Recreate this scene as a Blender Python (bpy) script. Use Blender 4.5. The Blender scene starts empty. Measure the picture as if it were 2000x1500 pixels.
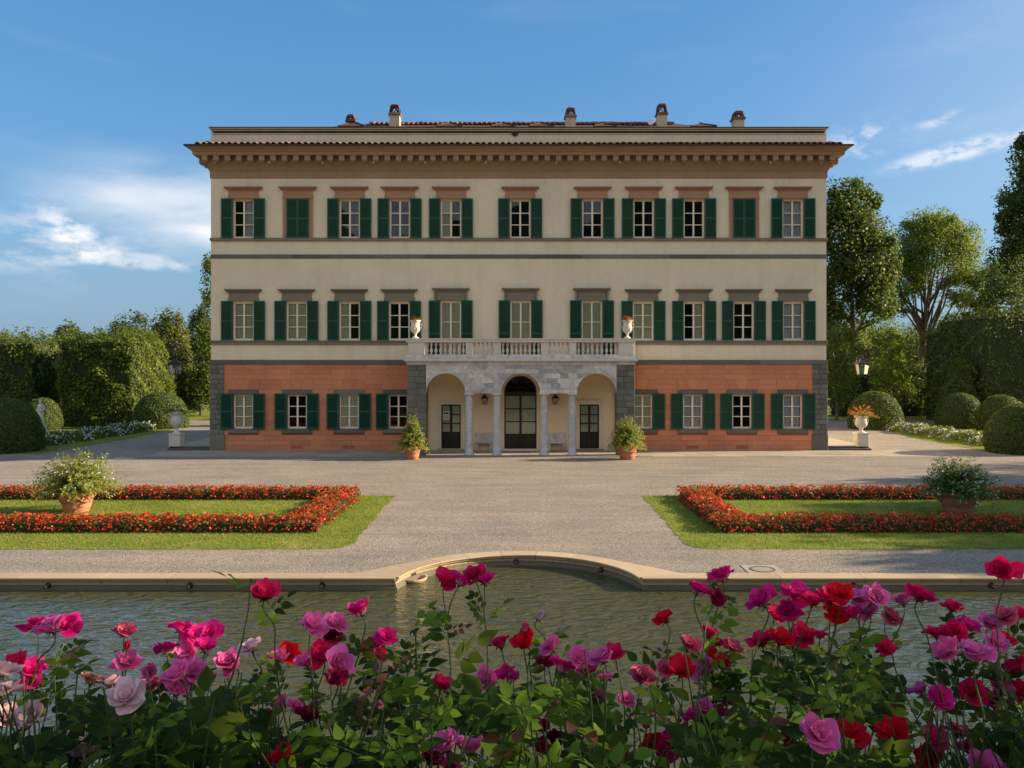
import bpy, math, random
import numpy as np
from mathutils import Vector, Matrix, Quaternion

random.seed(7)
RNG = np.random.default_rng(7)
S = bpy.context.scene
COL = S.collection
R = math.radians

# ------------------------------------------------------------------ camera
F, CX, CY, H = 1600.0, 1013.0, 720.0, 4.8      # focal length in photo pixels, vanishing point, eye height
cam_d = bpy.data.cameras.new('camera')
cam_d.sensor_width = 36.0
cam_d.lens = F / 2000.0 * 36.0
cam_d.shift_x = -(CX - 1000.0) / 2000.0
cam_d.shift_y = -(750.0 - CY) / 2000.0
cam_d.clip_start = 0.05
cam_d.clip_end = 6000
cam = bpy.data.objects.new('camera', cam_d)
COL.objects.link(cam)
cam.location = (0, 0, H)
cam.rotation_euler = (R(90), 0, 0)
S.camera = cam

# ------------------------------------------------------------------ sky, sun, exposure
SUN_EL, SUN_BACK = 21.0, 5.6                    # elevation; degrees behind the facade plane, from the right
W = bpy.data.worlds.new('World')
S.world = W
W.use_nodes = True
wn, wl = W.node_tree.nodes, W.node_tree.links
wn.clear()
w_out = wn.new('ShaderNodeOutputWorld')
w_bg = wn.new('ShaderNodeBackground')
w_sky = wn.new('ShaderNodeTexSky')
w_sky.sky_type = 'NISHITA'
w_sky.sun_disc = False
w_sky.sun_elevation = R(SUN_EL)
w_sky.sun_rotation = R(90 - SUN_BACK)
w_sky.altitude = 0
w_sky.air_density = 1.0
w_sky.dust_density = 0.4
w_sky.ozone_density = 4.0
SKY_STRENGTH, SKY_GAMMA, SKY_SAT, SKY_VAL = 0.10, 0.43, 1.85, 1.42
w_bg.inputs['Strength'].default_value = SKY_STRENGTH


def wmath(op, a, b=None, c=None):
    n = wn.new('ShaderNodeMath')
    n.operation = op
    for i, v in enumerate((a, b, c)):
        if v is None:
            continue
        if isinstance(v, (int, float)):
            n.inputs[i].default_value = v
        else:
            wl.new(v, n.inputs[i])
    return n.outputs[0]


w_tc = wn.new('ShaderNodeTexCoord')
w_sep = wn.new('ShaderNodeSeparateXYZ')
wl.new(w_tc.outputs['Generated'], w_sep.inputs[0])
az = wmath('MULTIPLY', wmath('ARCTAN2', w_sep.outputs[0], w_sep.outputs[1]), 57.2958)
el = wmath('MULTIPLY', wmath('ARCSINE', w_sep.outputs[2]), 57.2958)


def wnoise(sx, sy, detail, rough, off=0.0, shear=0.0):
    cmb = wn.new('ShaderNodeCombineXYZ')
    wl.new(wmath('MULTIPLY', wmath('ADD', az, wmath('MULTIPLY', el, shear)), sx), cmb.inputs[0])
    wl.new(wmath('MULTIPLY', el, sy), cmb.inputs[1])
    cmb.inputs[2].default_value = off
    n = wn.new('ShaderNodeTexNoise')
    n.inputs['Scale'].default_value = 1.0
    n.inputs['Detail'].default_value = detail
    n.inputs['Roughness'].default_value = rough
    wl.new(cmb.outputs[0], n.inputs['Vector'])
    return n.outputs[0]


def wblob(a0, e0, sa, se, tilt=0.0):
    da = wmath('SUBTRACT', az, a0)
    de = wmath('SUBTRACT', wmath('SUBTRACT', el, e0), wmath('MULTIPLY', da, tilt))
    q = wmath('ADD', wmath('POWER', wmath('ABSOLUTE', wmath('DIVIDE', da, sa)), 2.0),
              wmath('POWER', wmath('ABSOLUTE', wmath('DIVIDE', de, se)), 2.0))
    return wmath('EXPONENT', wmath('MULTIPLY', q, -1.0))


def ramp01(v, lo, hi):
    n = wn.new('ShaderNodeMapRange')
    n.clamp = True
    n.interpolation_type = 'SMOOTHSTEP'
    wl.new(v, n.inputs[0])
    n.inputs[1].default_value = lo
    n.inputs[2].default_value = hi
    return n.outputs[0]


n_fine = wnoise(0.55, 0.95, 7, 0.6)
n_puff = wnoise(0.22, 0.6, 6, 0.58, 3.0)
n_wisp = wnoise(0.05, 0.22, 5, 0.55, 9.0, 1.2)
# low cumulus bank on the left, soft sheet above it, wisps on the right, and more of the same round the horizon
n_soft = wnoise(0.10, 0.35, 4, 0.5, 3.0)
sheet = wmath('MULTIPLY', ramp01(wblob(-21.5, 10.4, 9.0, 3.0, -0.08), 0.15, 0.85), ramp01(n_soft, 0.15, 0.70))
edge_ = wmath('MULTIPLY', wblob(-20.9, 8.9, 2.4, 0.75, -0.28), ramp01(n_soft, 0.2, 0.6))
base_ = wmath('MULTIPLY', ramp01(wblob(-25.4, 6.85, 4.2, 0.55, -0.05), 0.15, 0.7), ramp01(n_fine, 0.36, 0.60))
puff = wmath('ADD', wmath('MULTIPLY', wblob(-29.4, 8.8, 1.3, 1.0, -0.4), ramp01(n_fine, 0.40, 0.58)), wmath('MULTIPLY', wblob(-27.7, 8.0, 1.5, 0.9, -0.3), ramp01(n_fine, 0.42, 0.62)))
low_ = wmath('MULTIPLY', wblob(-30.5, 7.4, 6.0, 1.6), ramp01(n_puff, 0.42, 0.70))
wisp = wmath('ADD', wmath('MULTIPLY', wblob(22.6, 14.3, 2.2, 0.9, 0.15), ramp01(n_fine, 0.42, 0.66)),
             wmath('MULTIPLY', ramp01(wblob(27.9, 13.1, 3.8, 0.6, 0.16), 0.1, 0.8), ramp01(n_fine, 0.36, 0.58)))
wisp2 = wmath('MULTIPLY', wblob(27.2, 15.1, 1.1, 0.3, 0.2), ramp01(n_fine, 0.38, 0.6))
# the upper window panes mirror a pale, bright, clouded sky behind the viewer
n_big = wnoise(0.035, 0.06, 6, 0.6, 5.0)
ring = wmath('MULTIPLY', wmath('MULTIPLY', ramp01(wmath('ABSOLUTE', az), 55, 120), ramp01(n_big, 0.28, 0.62)),
             wmath('MULTIPLY', ramp01(el, -2, 1), wmath('SUBTRACT', 1.0, ramp01(el, 30, 75))))
thin = wmath('MULTIPLY', ramp01(n_wisp, 0.52, 0.85), 0.10)
cl = wmath('ADD', wmath('MULTIPLY', sheet, 0.60), wmath('MULTIPLY', base_, 0.38))
cl = wmath('ADD', cl, wmath('MULTIPLY', puff, 0.42))
cl = wmath('ADD', cl, wmath('MULTIPLY', edge_, 0.35))
cl = wmath('ADD', cl, wmath('MULTIPLY', low_, 0.6))
cl = wmath('ADD', cl, wmath('MULTIPLY', wisp, 0.48))
cl = wmath('ADD', cl, wmath('MULTIPLY', wisp2, 0.4))
cl = wmath('ADD', cl, wmath('MULTIPLY', ring, 0.95))
veil = wmath('MULTIPLY', wblob(40.0, 16.0, 17.0, 9.0), 0.16)
cl = wmath('MINIMUM', wmath('ADD', wmath('ADD', cl, thin), veil), 1.0)
w_mix = wn.new('ShaderNodeMix')
w_mix.data_type = 'RGBA'
wl.new(cl, w_mix.inputs[0])
# the photograph holds the bright horizon back: one tone curve for the whole sky
w_gam = wn.new('ShaderNodeGamma')
w_gam.inputs[1].default_value = SKY_GAMMA
w_hsv = wn.new('ShaderNodeHueSaturation')
w_hsv.inputs['Saturation'].default_value = SKY_SAT
w_hsv.inputs['Value'].default_value = SKY_VAL
wl.new(w_sky.outputs[0], w_gam.inputs[0])
wl.new(w_gam.outputs[0], w_hsv.inputs['Color'])
w_tint = wn.new('ShaderNodeMix')
w_tint.data_type = 'RGBA'
w_tint.blend_type = 'MULTIPLY'
w_tint.inputs[0].default_value = 1.0
w_tint.inputs[7].default_value = (0.92, 1.0, 1.12, 1)
wl.new(w_hsv.outputs[0], w_tint.inputs[6])
# a grey blue haze bank lies along the whole horizon
w_haze = wn.new('ShaderNodeMix')
w_haze.data_type = 'RGBA'
wl.new(wmath('MULTIPLY', wmath('EXPONENT', wmath('MULTIPLY', wmath('POWER', wmath('ABSOLUTE', wmath('DIVIDE', el, 7.0)), 2.0), -1.0)), 0.82), w_haze.inputs[0])
wl.new(w_tint.outputs[2], w_haze.inputs[6])
w_haze.inputs[7].default_value = (0.86, 1.45, 2.2, 1)
wl.new(w_haze.outputs[2], w_mix.inputs[6])
w_mix.inputs[7].default_value = (5.0, 4.85, 4.75, 1)
wl.new(w_mix.outputs[2], w_bg.inputs['Color'])
wl.new(w_bg.outputs[0], w_out.inputs[0])

sun_d = bpy.data.lights.new('sun', 'SUN')
sun_d.energy = 4.9
sun_d.angle = R(0.6)
sun_d.color = (1.0, 0.82, 0.58)
sun = bpy.data.objects.new('sun', sun_d)
COL.objects.link(sun)
SUNV = Vector((math.cos(R(SUN_EL)) * math.cos(R(SUN_BACK)), math.cos(R(SUN_EL)) * math.sin(R(SUN_BACK)), math.sin(R(SUN_EL))))
sun.rotation_euler = SUNV.to_track_quat('Z', 'Y').to_euler()
sun.location = (60, 40, 60)

S.view_settings.view_transform = 'Standard'
S.view_settings.look = 'None'
S.view_settings.gamma = 1
S.view_settings.use_curve_mapping = False
S.view_settings.exposure = 1.25
S.cycles.max_bounces = 8
S.cycles.transparent_max_bounces = 12
S.cycles.caustics_reflective = False
S.cycles.caustics_refractive = False
S.cycles.use_denoising = True


# ------------------------------------------------------------------ helpers
def X(px, Y): return (px - CX) * Y / F
def Z(py, Y): return H - (py - CY) * Y / F
def GY(py, z=0.0): return (H - z) * F / (py - CY)      # distance at which the photo row meets height z


class MB:
    """collects polygons"""
    def __init__(self): self.v, self.f = [], []

    def poly(self, pts):
        n = len(self.v); self.v += [tuple(p) for p in pts]; self.f.append(tuple(range(n, n + len(pts)))); return self

    def box(self, x0, x1, y0, y1, z0, z1):
        n = len(self.v)
        self.v += [(x0, y0, z0), (x1, y0, z0), (x1, y1, z0), (x0, y1, z0), (x0, y0, z1), (x1, y0, z1), (x1, y1, z1), (x0, y1, z1)]
        self.f += [(n, n+3, n+2, n+1), (n+4, n+5, n+6, n+7), (n, n+1, n+5, n+4), (n+1, n+2, n+6, n+5), (n+2, n+3, n+7, n+6), (n+3, n, n+4, n+7)]
        return self

    def cbox(self, x0, x1, y0, y1, z0, z1, c=0.012):
        """box whose face towards -y has chamfered edges"""
        n = len(self.v)
        self.v += [(x0+c, y0, z0+c), (x1-c, y0, z0+c), (x1-c, y0, z1-c), (x0+c, y0, z1-c),
                   (x0, y0+c, z0), (x1, y0+c, z0), (x1, y0+c, z1), (x0, y0+c, z1),
                   (x0, y1, z0), (x1, y1, z0), (x1, y1, z1), (x0, y1, z1)]
        self.f += [(n, n+1, n+2, n+3), (n+4, n+5, n+1, n), (n+5, n+6, n+2, n+1), (n+6, n+7, n+3, n+2), (n+7, n+4, n, n+3),
                   (n+8, n+9, n+5, n+4), (n+9, n+10, n+6, n+5), (n+10, n+11, n+7, n+6), (n+11, n+8, n+4, n+7), (n+11, n+10, n+9, n+8)]
        return self

    def prism_xz(self, poly, y0, y1):
        """polygon in x,z (counter-clockwise seen from -y) extruded from y0 (front) to y1"""
        n = len(self.v); k = len(poly)
        self.v += [(p[0], y0, p[1]) for p in poly] + [(p[0], y1, p[1]) for p in poly]
        self.f.append(tuple(range(n, n+k)))
        self.f.append(tuple(range(n+2*k-1, n+k-1, -1)))
        for i in range(k):
            j = (i+1) % k
            self.f.append((n+j, n+i, n+k+i, n+k+j))
        return self

    def prism_xy(self, poly, z0, z1):
        n = len(self.v); k = len(poly)
        self.v += [(p[0], p[1], z1) for p in poly] + [(p[0], p[1], z0) for p in poly]
        self.f.append(tuple(range(n, n+k)))
        self.f.append(tuple(range(n+2*k-1, n+k-1, -1)))
        for i in range(k):
            j = (i+1) % k
            self.f.append((n+j, n+i, n+k+i, n+k+j))
        return self

    def lathe(self, prof, seg=20, c=(0, 0, 0), close=True):
        n = len(self.v)
        for r, z in prof:
            for s in range(seg):
                a = 2*math.pi*s/seg
                self.v.append((c[0]+r*math.cos(a), c[1]+r*math.sin(a), c[2]+z))
        for i in range(len(prof)-1):
            for s in range(seg):
                t = (s+1) % seg
                self.f.append((n+i*seg+s, n+i*seg+t, n+(i+1)*seg+t, n+(i+1)*seg+s))
        if close:
            self.f.append(tuple(n+s for s in range(seg-1, -1, -1)))
            m = n+(len(prof)-1)*seg
            self.f.append(tuple(m+s for s in range(seg)))
        return self

    def tube(self, pts, rads, seg=6):
        pts = [Vector(p) for p in pts]
        if not hasattr(rads, '__len__'): rads = [rads]*len(pts)
        n = len(self.v); up = Vector((0.13, 0.21, 1)).normalized()
        for i, p in enumerate(pts):
            d = (pts[min(i+1, len(pts)-1)] - pts[max(i-1, 0)])
            if d.length < 1e-9: d = Vector((0, 0, 1))
            d.normalize()
            a = d.cross(up)
            if a.length < 1e-3: a = d.cross(Vector((1, 0, 0)))
            a.normalize(); b = d.cross(a)
            for s in range(seg):
                t = 2*math.pi*s/seg
                self.v.append(tuple(p + (a*math.cos(t) + b*math.sin(t))*rads[i]))
        for i in range(len(pts)-1):
            for s in range(seg):
                t = (s+1) % seg
                self.f.append((n+i*seg+s, n+(i+1)*seg+s, n+(i+1)*seg+t, n+i*seg+t))
        self.f.append(tuple(n+s for s in range(seg)))
        m = n+(len(pts)-1)*seg
        self.f.append(tuple(m+s for s in range(seg-1, -1, -1)))
        return self

    def mesh(self, name, mat=None, smooth=False):
        me = bpy.data.meshes.new(name)
        me.from_pydata(self.v, [], self.f)
        if mat: me.materials.append(mat)
        if smooth: me.polygons.foreach_set('use_smooth', [True]*len(me.polygons))
        me.update()
        return me

    def obj(self, name, mat, parent=None, loc=None, smooth=False):
        return add(name, self.mesh(name, mat, smooth), parent, loc)


def add(name, data, parent=None, loc=None, rot=None, scale=None):
    o = bpy.data.objects.new(name, data)
    COL.objects.link(o)
    if parent is not None: o.parent = parent
    if loc is not None: o.location = loc
    if rot is not None: o.rotation_euler = rot
    if scale is not None: o.scale = scale
    return o


def tag(o, label=None, cat=None, group=None, kind=None):
    if label: o['label'] = label
    if cat: o['category'] = cat
    if group: o['group'] = group
    if kind: o['kind'] = kind
    return o


def thing(name, label, cat, loc=(0, 0, 0), group=None, rz=0.0):
    o = add(name, None, None, loc, (0, 0, rz))
    o.empty_display_size = 0.2
    return tag(o, label, cat, group)


def fast_mesh(name, verts, quads, mat, tint=None, smooth=False):
    """verts (N,3), quads (M,4) or (M,3)"""
    me = bpy.data.meshes.new(name)
    k = quads.shape[1]
    me.vertices.add(len(verts)); me.vertices.foreach_set('co', np.ascontiguousarray(verts, dtype=np.float32).ravel())
    me.loops.add(quads.size); me.loops.foreach_set('vertex_index', quads.astype(np.int32).ravel())
    me.polygons.add(len(quads)); me.polygons.foreach_set('loop_start', np.arange(0, quads.size, k, dtype=np.int32))
    if tint is not None:
        at = me.attributes.new('tint', 'FLOAT', 'POINT')
        at.data.foreach_set('value', np.ascontiguousarray(tint, dtype=np.float32))
    me.materials.append(mat)
    me.update(calc_edges=True)
    me.validate()
    if smooth: me.polygons.foreach_set('use_smooth', [True]*len(me.polygons))
    return me


def unit(a):
    return a/np.maximum(np.linalg.norm(a, axis=-1, keepdims=True), 1e-9)


def leaves(P, N, size, rng, aspect=0.55, fold=0.15, droop=0.0, tint=None, tri=False):
    """one folded leaf-shaped quad per point. P points, N leaf normals"""
    n = len(P)
    N = unit(N)
    t = rng.normal(size=(n, 3)); t[:, 2] -= droop
    A = unit(t - N*np.sum(t*N, axis=1, keepdims=True))
    B = np.cross(N, A)
    s = (np.ones(n)*size if np.isscalar(size) else size)[:, None]
    v0 = P - A*s*0.5
    v2 = P + A*s*0.5
    v1 = P + B*s*aspect*0.5 + N*s*fold
    v3 = P - B*s*aspect*0.5 + N*s*fold
    V = np.stack([v0, v1, v2, v3], axis=1).reshape(-1, 3)
    Q = np.arange(4*n).reshape(n, 4)
    if tint is None: tint = rng.random(n)
    return V, Q, np.repeat(tint, 4)


# ------------------------------------------------------------------ materials
def new_mat(name):
    m = bpy.data.materials.new(name)
    m.use_nodes = True
    nt = m.node_tree
    b = nt.nodes['Principled BSDF']
    return m, nt, b


def nd(nt, typ, **kw):
    n = nt.nodes.new(typ)
    for k, v in kw.items(): setattr(n, k, v)
    return n


def obj_coord(nt, scale=(1, 1, 1), world=True):
    if world:
        g = nd(nt, 'ShaderNodeNewGeometry'); src = g.outputs['Position']
    else:
        g = nd(nt, 'ShaderNodeTexCoord'); src = g.outputs['Object']
    mp = nd(nt, 'ShaderNodeMapping')
    mp.inputs['Scale'].default_value = scale
    nt.links.new(src, mp.inputs[0])
    return mp.outputs[0]


def noise(nt, vec, scale, detail=4, rough=0.55, dist=0.0):
    n = nd(nt, 'ShaderNodeTexNoise')
    n.inputs['Scale'].default_value = scale
    n.inputs['Detail'].default_value = detail
    n.inputs['Roughness'].default_value = rough
    n.inputs['Distortion'].default_value = dist
    nt.links.new(vec, n.inputs['Vector'])
    return n.outputs[0]


def ramp(nt, fac, stops):
    n = nd(nt, 'ShaderNodeValToRGB')
    cr = n.color_ramp
    while len(cr.elements) < len(stops): cr.elements.new(0.5)
    for e, (p, c) in zip(cr.elements, stops):
        e.position = p
        e.color = (*c, 1) if len(c) == 3 else c
    nt.links.new(fac, n.inputs[0])
    return n.outputs[0]


def mix(nt, fac, a, b, blend='MIX'):
    n = nd(nt, 'ShaderNodeMix', data_type='RGBA', blend_type=blend)
    for i, v in ((0, fac), (6, a), (7, b)):
        if isinstance(v, (int, float)): n.inputs[i].default_value = v
        elif isinstance(v, tuple): n.inputs[i].default_value = (*v, 1)
        else: nt.links.new(v, n.inputs[i])
    return n.outputs[2]


def bump(nt, b, h, strength=0.3, dist=0.02):
    n = nd(nt, 'ShaderNodeBump')
    n.inputs['Strength'].default_value = strength
    n.inputs['Distance'].default_value = dist
    nt.links.new(h, n.inputs['Height'])
    nt.links.new(n.outputs[0], b.inputs['Normal'])


def stucco(name, c, var=0.10, streak=0.12, rough=0.9, grain=60, piece=0.0):
    """plaster or stone: broad blotches, rain streaks, fine grain, optional change from piece to piece"""
    m, nt, b = new_mat(name)
    L = nt.links
    v = obj_coord(nt)
    big = noise(nt, v, 0.45, 5, 0.6)
    vs = obj_coord(nt, (2.2, 2.2, 0.22))
    st = noise(nt, vs, 1.0, 5, 0.6)
    fine = noise(nt, v, grain, 3, 0.6)
    mid = noise(nt, v, 5.0, 5, 0.65)
    d1 = tuple(x*(1-var*1.6) for x in c)
    l1 = tuple(min(1, x*(1+var)) for x in c)
    col = ramp(nt, big, [(0.3, d1), (0.7, l1)])
    col = mix(nt, ramp(nt, st, [(0.48, (0, 0, 0)), (0.75, (streak*2.2,)*3)]), col, tuple(x*0.55 for x in c))
    col = mix(nt, 0.35, col, ramp(nt, mid, [(0.3, tuple(x*0.8 for x in c)), (0.72, tuple(min(1, x*1.14) for x in c))]))
    col = mix(nt, 0.25, col, ramp(nt, fine, [(0.3, tuple(x*0.7 for x in c)), (0.7, tuple(min(1, x*1.2) for x in c))]))
    if piece:
        oi = nd(nt, 'ShaderNodeObjectInfo')
        col = mix(nt, 1.0, col, ramp(nt, oi.outputs['Random'], [(0, (1-piece,)*3), (1, (1+piece*0.5,)*3)]), 'MULTIPLY')
    L.new(col, b.inputs['Base Color'])
    b.inputs['Roughness'].default_value = rough
    b.inputs['Specular IOR Level'].default_value = 0.25
    bump(nt, b, mix(nt, 0.5, mid, fine), 0.25, 0.01)
    return m


def plain(name, c, rough=0.6, metal=0.0, var=0.08, scale=8, spec=0.4):
    m, nt, b = new_mat(name)
    v = obj_coord(nt, world=True)
    n = noise(nt, v, scale, 4, 0.6)
    col = ramp(nt, n, [(0.3, tuple(x*(1-var) for x in c)), (0.7, tuple(min(1, x*(1+var)) for x in c))])
    nt.links.new(col, b.inputs['Base Color'])
    b.inputs['Roughness'].default_value = rough
    b.inputs['Metallic'].default_value = metal
    b.inputs['Specular IOR Level'].default_value = spec
    return m


def leafy(name, stops, trans=0.35, rough=0.55, spec=0.3, tcol=(0.30, 0.42, 0.05)):
    """foliage: colour by a random value per leaf, some light through the blade"""
    m, nt, b = new_mat(name)
    a = nd(nt, 'ShaderNodeAttribute', attribute_name='tint')
    col = ramp(nt, a.outputs['Fac'], stops)
    nt.links.new(col, b.inputs['Base Color'])
    b.inputs['Roughness'].default_value = rough
    b.inputs['Specular IOR Level'].default_value = spec
    t = nd(nt, 'ShaderNodeBsdfTranslucent')
    nt.links.new(mix(nt, 0.5, col, tcol), t.inputs[0])
    mx = nd(nt, 'ShaderNodeMixShader')
    mx.inputs[0].default_value = trans
    nt.links.new(b.outputs[0], mx.inputs[1])
    nt.links.new(t.outputs[0], mx.inputs[2])
    nt.links.new(mx.outputs[0], nt.nodes['Material Output'].inputs[0])
    return m


M = {}
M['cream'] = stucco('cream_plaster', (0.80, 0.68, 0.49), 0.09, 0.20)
M['parapet'] = stucco('parapet_plaster', (0.56, 0.48, 0.35), 0.10, 0.30)
M['portico_plaster'] = stucco('portico_plaster', (0.82, 0.66, 0.45), 0.06, 0.05)
M['red'] = stucco('red_plaster_block', (0.62, 0.245, 0.13), 0.12, 0.16, piece=0.12)
M['red_joint'] = stucco('red_plaster_joint', (0.40, 0.135, 0.07), 0.08, 0.05)
M['grey'] = stucco('grey_stone', (0.175, 0.168, 0.140), 0.14, 0.12, piece=0.28)
M['grey_joint'] = stucco('grey_stone_joint', (0.07, 0.066, 0.06), 0.1, 0.05)
M['greystone_hood'] = stucco('grey_stone_hood', (0.235, 0.205, 0.155), 0.1, 0.12)
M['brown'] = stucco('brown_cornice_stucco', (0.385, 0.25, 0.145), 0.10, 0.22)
M['terra_hood'] = stucco('terracotta_hood', (0.43, 0.245, 0.15), 0.09, 0.12)
M['pave'] = stucco('paving_slab', (0.36, 0.30, 0.23), 0.12, 0.0, piece=0.18)
M['step'] = stucco('dark_step_stone', (0.12, 0.11, 0.095), 0.12, 0.0)
M['coping'] = stucco('sandstone_coping', (0.44, 0.33, 0.21), 0.12, 0.0, piece=0.14)
M['poolwall'] = stucco('pool_wall_stone', (0.16, 0.135, 0.10), 0.15, 0.3)
M['white_stone'] = stucco('weathered_white_stone', (0.66, 0.60, 0.52), 0.16, 0.14)
M['door_stone'] = stucco('door_surround_stone', (0.74, 0.64, 0.50), 0.08, 0.08)
M['terracotta'] = stucco('terracotta_pot', (0.46, 0.20, 0.11), 0.16, 0.16)
M['darkpot'] = stucco('aged_terracotta_pot', (0.30, 0.15, 0.095), 0.18, 0.2)
M['tile'] = stucco('roof_tile', (0.25, 0.145, 0.10), 0.22, 0.0, piece=0.45)
M['ridge_tile'] = stucco('dark_roof_tile', (0.085, 0.045, 0.036), 0.2, 0.0)
M['frame'] = plain('cream_window_paint', (0.80, 0.71, 0.55), 0.5)
M['green'] = plain('green_shutter_paint', (0.008, 0.070, 0.044), 0.45, 0, 0.14, 2.0)
M['black'] = plain('black_door_paint', (0.016, 0.014, 0.013), 0.4)
M['iron'] = plain('dark_iron', (0.035, 0.033, 0.033), 0.45, 0.4)
M['bronze'] = plain('bronze', (0.16, 0.075, 0.04), 0.35, 0.8)
M['lead'] = plain('gutter_metal', (0.06, 0.045, 0.035), 0.5, 0.3)
M['pale_inner'] = plain('pale_inner_shutter', (0.74, 0.72, 0.50), 0.7)
M['curtain_and_sky'] = plain('pale_curtain_and_sky', (0.72, 0.71, 0.76), 0.8)  # curtain cloth; its lavender also carries the sky mirrored in some panes
M['paper'] = plain('paper', (0.62, 0.60, 0.58), 0.8)
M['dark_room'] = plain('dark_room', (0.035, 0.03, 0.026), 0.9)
M['white_paint'] = plain('white_paint', (0.75, 0.74, 0.70), 0.5)
M['bark'] = stucco('bark', (0.13, 0.095, 0.065), 0.2, 0.3, grain=25)
M['stem_green'] = plain('rose_stem', (0.045, 0.070, 0.018), 0.5)
M['soil'] = stucco('soil', (0.06, 0.045, 0.03), 0.2, 0.0)

# marble with veins
m, nt, b = new_mat('grey_marble')
v = obj_coord(nt)
dn = noise(nt, v, 1.3, 6, 0.6, 1.5)
vein = noise(nt, obj_coord(nt, (2.2, 2.2, 0.9)), 2.4, 8, 0.62, 3.2)
oi = nd(nt, 'ShaderNodeObjectInfo')
col = ramp(nt, dn, [(0.30, (0.36, 0.355, 0.36)), (0.55, (0.58, 0.56, 0.53)), (0.75, (0.70, 0.67, 0.62))])
col = mix(nt, ramp(nt, vein, [(0.46, (0, 0, 0)), (0.50, (0.75,)*3), (0.54, (0, 0, 0))]), col, (0.24, 0.24, 0.255))
col = mix(nt, 1.0, col, ramp(nt, oi.outputs['Random'], [(0, (0.62, 0.64, 0.68)), (0.5, (0.98, 0.97, 0.95)), (1, (1.25, 1.22, 1.16))]), 'MULTIPLY')
nt.links.new(col, b.inputs['Base Color'])
b.inputs['Roughness'].default_value = 0.55
M['marble'] = m

m, nt, b = new_mat('veined_column_marble')
v = obj_coord(nt)
vein = noise(nt, obj_coord(nt, (1, 1, 0.7)), 2.6, 8, 0.6, 4.5)
pk = noise(nt, v, 1.7, 4, 0.6, 1.0)
col = ramp(nt, vein, [(0.30, (0.30, 0.31, 0.34)), (0.45, (0.56, 0.55, 0.54)), (0.50, (0.27, 0.28, 0.31)), (0.56, (0.60, 0.58, 0.56)), (0.75, (0.50, 0.49, 0.49))])
col = mix(nt, ramp(nt, pk, [(0.56, (0, 0, 0)), (0.75, (0.5,)*3)]), col, (0.42, 0.27, 0.23))
nt.links.new(col, b.inputs['Base Color'])
b.inputs['Roughness'].default_value = 0.4
M['column'] = m

# window glass: clear with mirror reflection by angle
m, nt, b = new_mat('window_glass')
gl = nd(nt, 'ShaderNodeBsdfGlossy'); gl.inputs['Roughness'].default_value = 0.02
tr = nd(nt, 'ShaderNodeBsdfTransparent'); tr.inputs[0].default_value = (0.88, 0.92, 0.9, 1)
fr = nd(nt, 'ShaderNodeFresnel'); fr.inputs[0].default_value = 1.52
mm = nd(nt, 'ShaderNodeMath', operation='MULTIPLY'); mm.inputs[1].default_value = 1.7
nt.links.new(fr.outputs[0], mm.inputs[0])
mx = nd(nt, 'ShaderNodeMixShader')
nt.links.new(mm.outputs[0], mx.inputs[0]); nt.links.new(tr.outputs[0], mx.inputs[1]); nt.links.new(gl.outputs[0], mx.inputs[2])
nt.links.new(mx.outputs[0], nt.nodes['Material Output'].inputs[0])
M['glass'] = m

# gravel
m, nt, b = new_mat('gravel')
v = obj_coord(nt)
vo = nd(nt, 'ShaderNodeTexVoronoi'); vo.inputs['Scale'].default_value = 46.0
nt.links.new(v, vo.inputs['Vector'])
sp = nd(nt, 'ShaderNodeSeparateColor'); nt.links.new(vo.outputs['Color'], sp.inputs[0])
peb = ramp(nt, sp.outputs[0], [(0.0, (0.10, 0.085, 0.07)), (0.25, (0.20, 0.170, 0.140)), (0.55, (0.265, 0.228, 0.188)), (0.82, (0.33, 0.288, 0.238)), (1.0, (0.44, 0.40, 0.345))])
vo2 = nd(nt, 'ShaderNodeTexVoronoi'); vo2.inputs['Scale'].default_value = 20.0
nt.links.new(v, vo2.inputs['Vector'])
sp2 = nd(nt, 'ShaderNodeSeparateColor'); nt.links.new(vo2.outputs['Color'], sp2.inputs[0])
peb = mix(nt, 0.33, peb, ramp(nt, sp2.outputs[1], [(0.0, (0.11, 0.092, 0.075)), (0.5, (0.25, 0.215, 0.178)), (1.0, (0.40, 0.35, 0.29))]))
lg = noise(nt, v, 0.35, 5, 0.6)
tr_ = noise(nt, obj_coord(nt, (0.25, 1.6, 1)), 0.8, 4, 0.6)
peb = mix(nt, 1.0, peb, ramp(nt, lg, [(0.3, (0.92, 0.92, 0.92)), (0.7, (1.22, 1.17, 1.10))]), 'MULTIPLY')
peb = mix(nt, 1.0, peb, ramp(nt, tr_, [(0.35, (0.86, 0.86, 0.87)), (0.7, (1.10, 1.09, 1.07))]), 'MULTIPLY')
nt.links.new(peb, b.inputs['Base Color'])
b.inputs['Roughness'].default_value = 0.95
b.inputs['Specular IOR Level'].default_value = 0.15
bump(nt, b, vo.outputs['Distance'], 0.55, 0.02)
M['gravel'] = m

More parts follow.
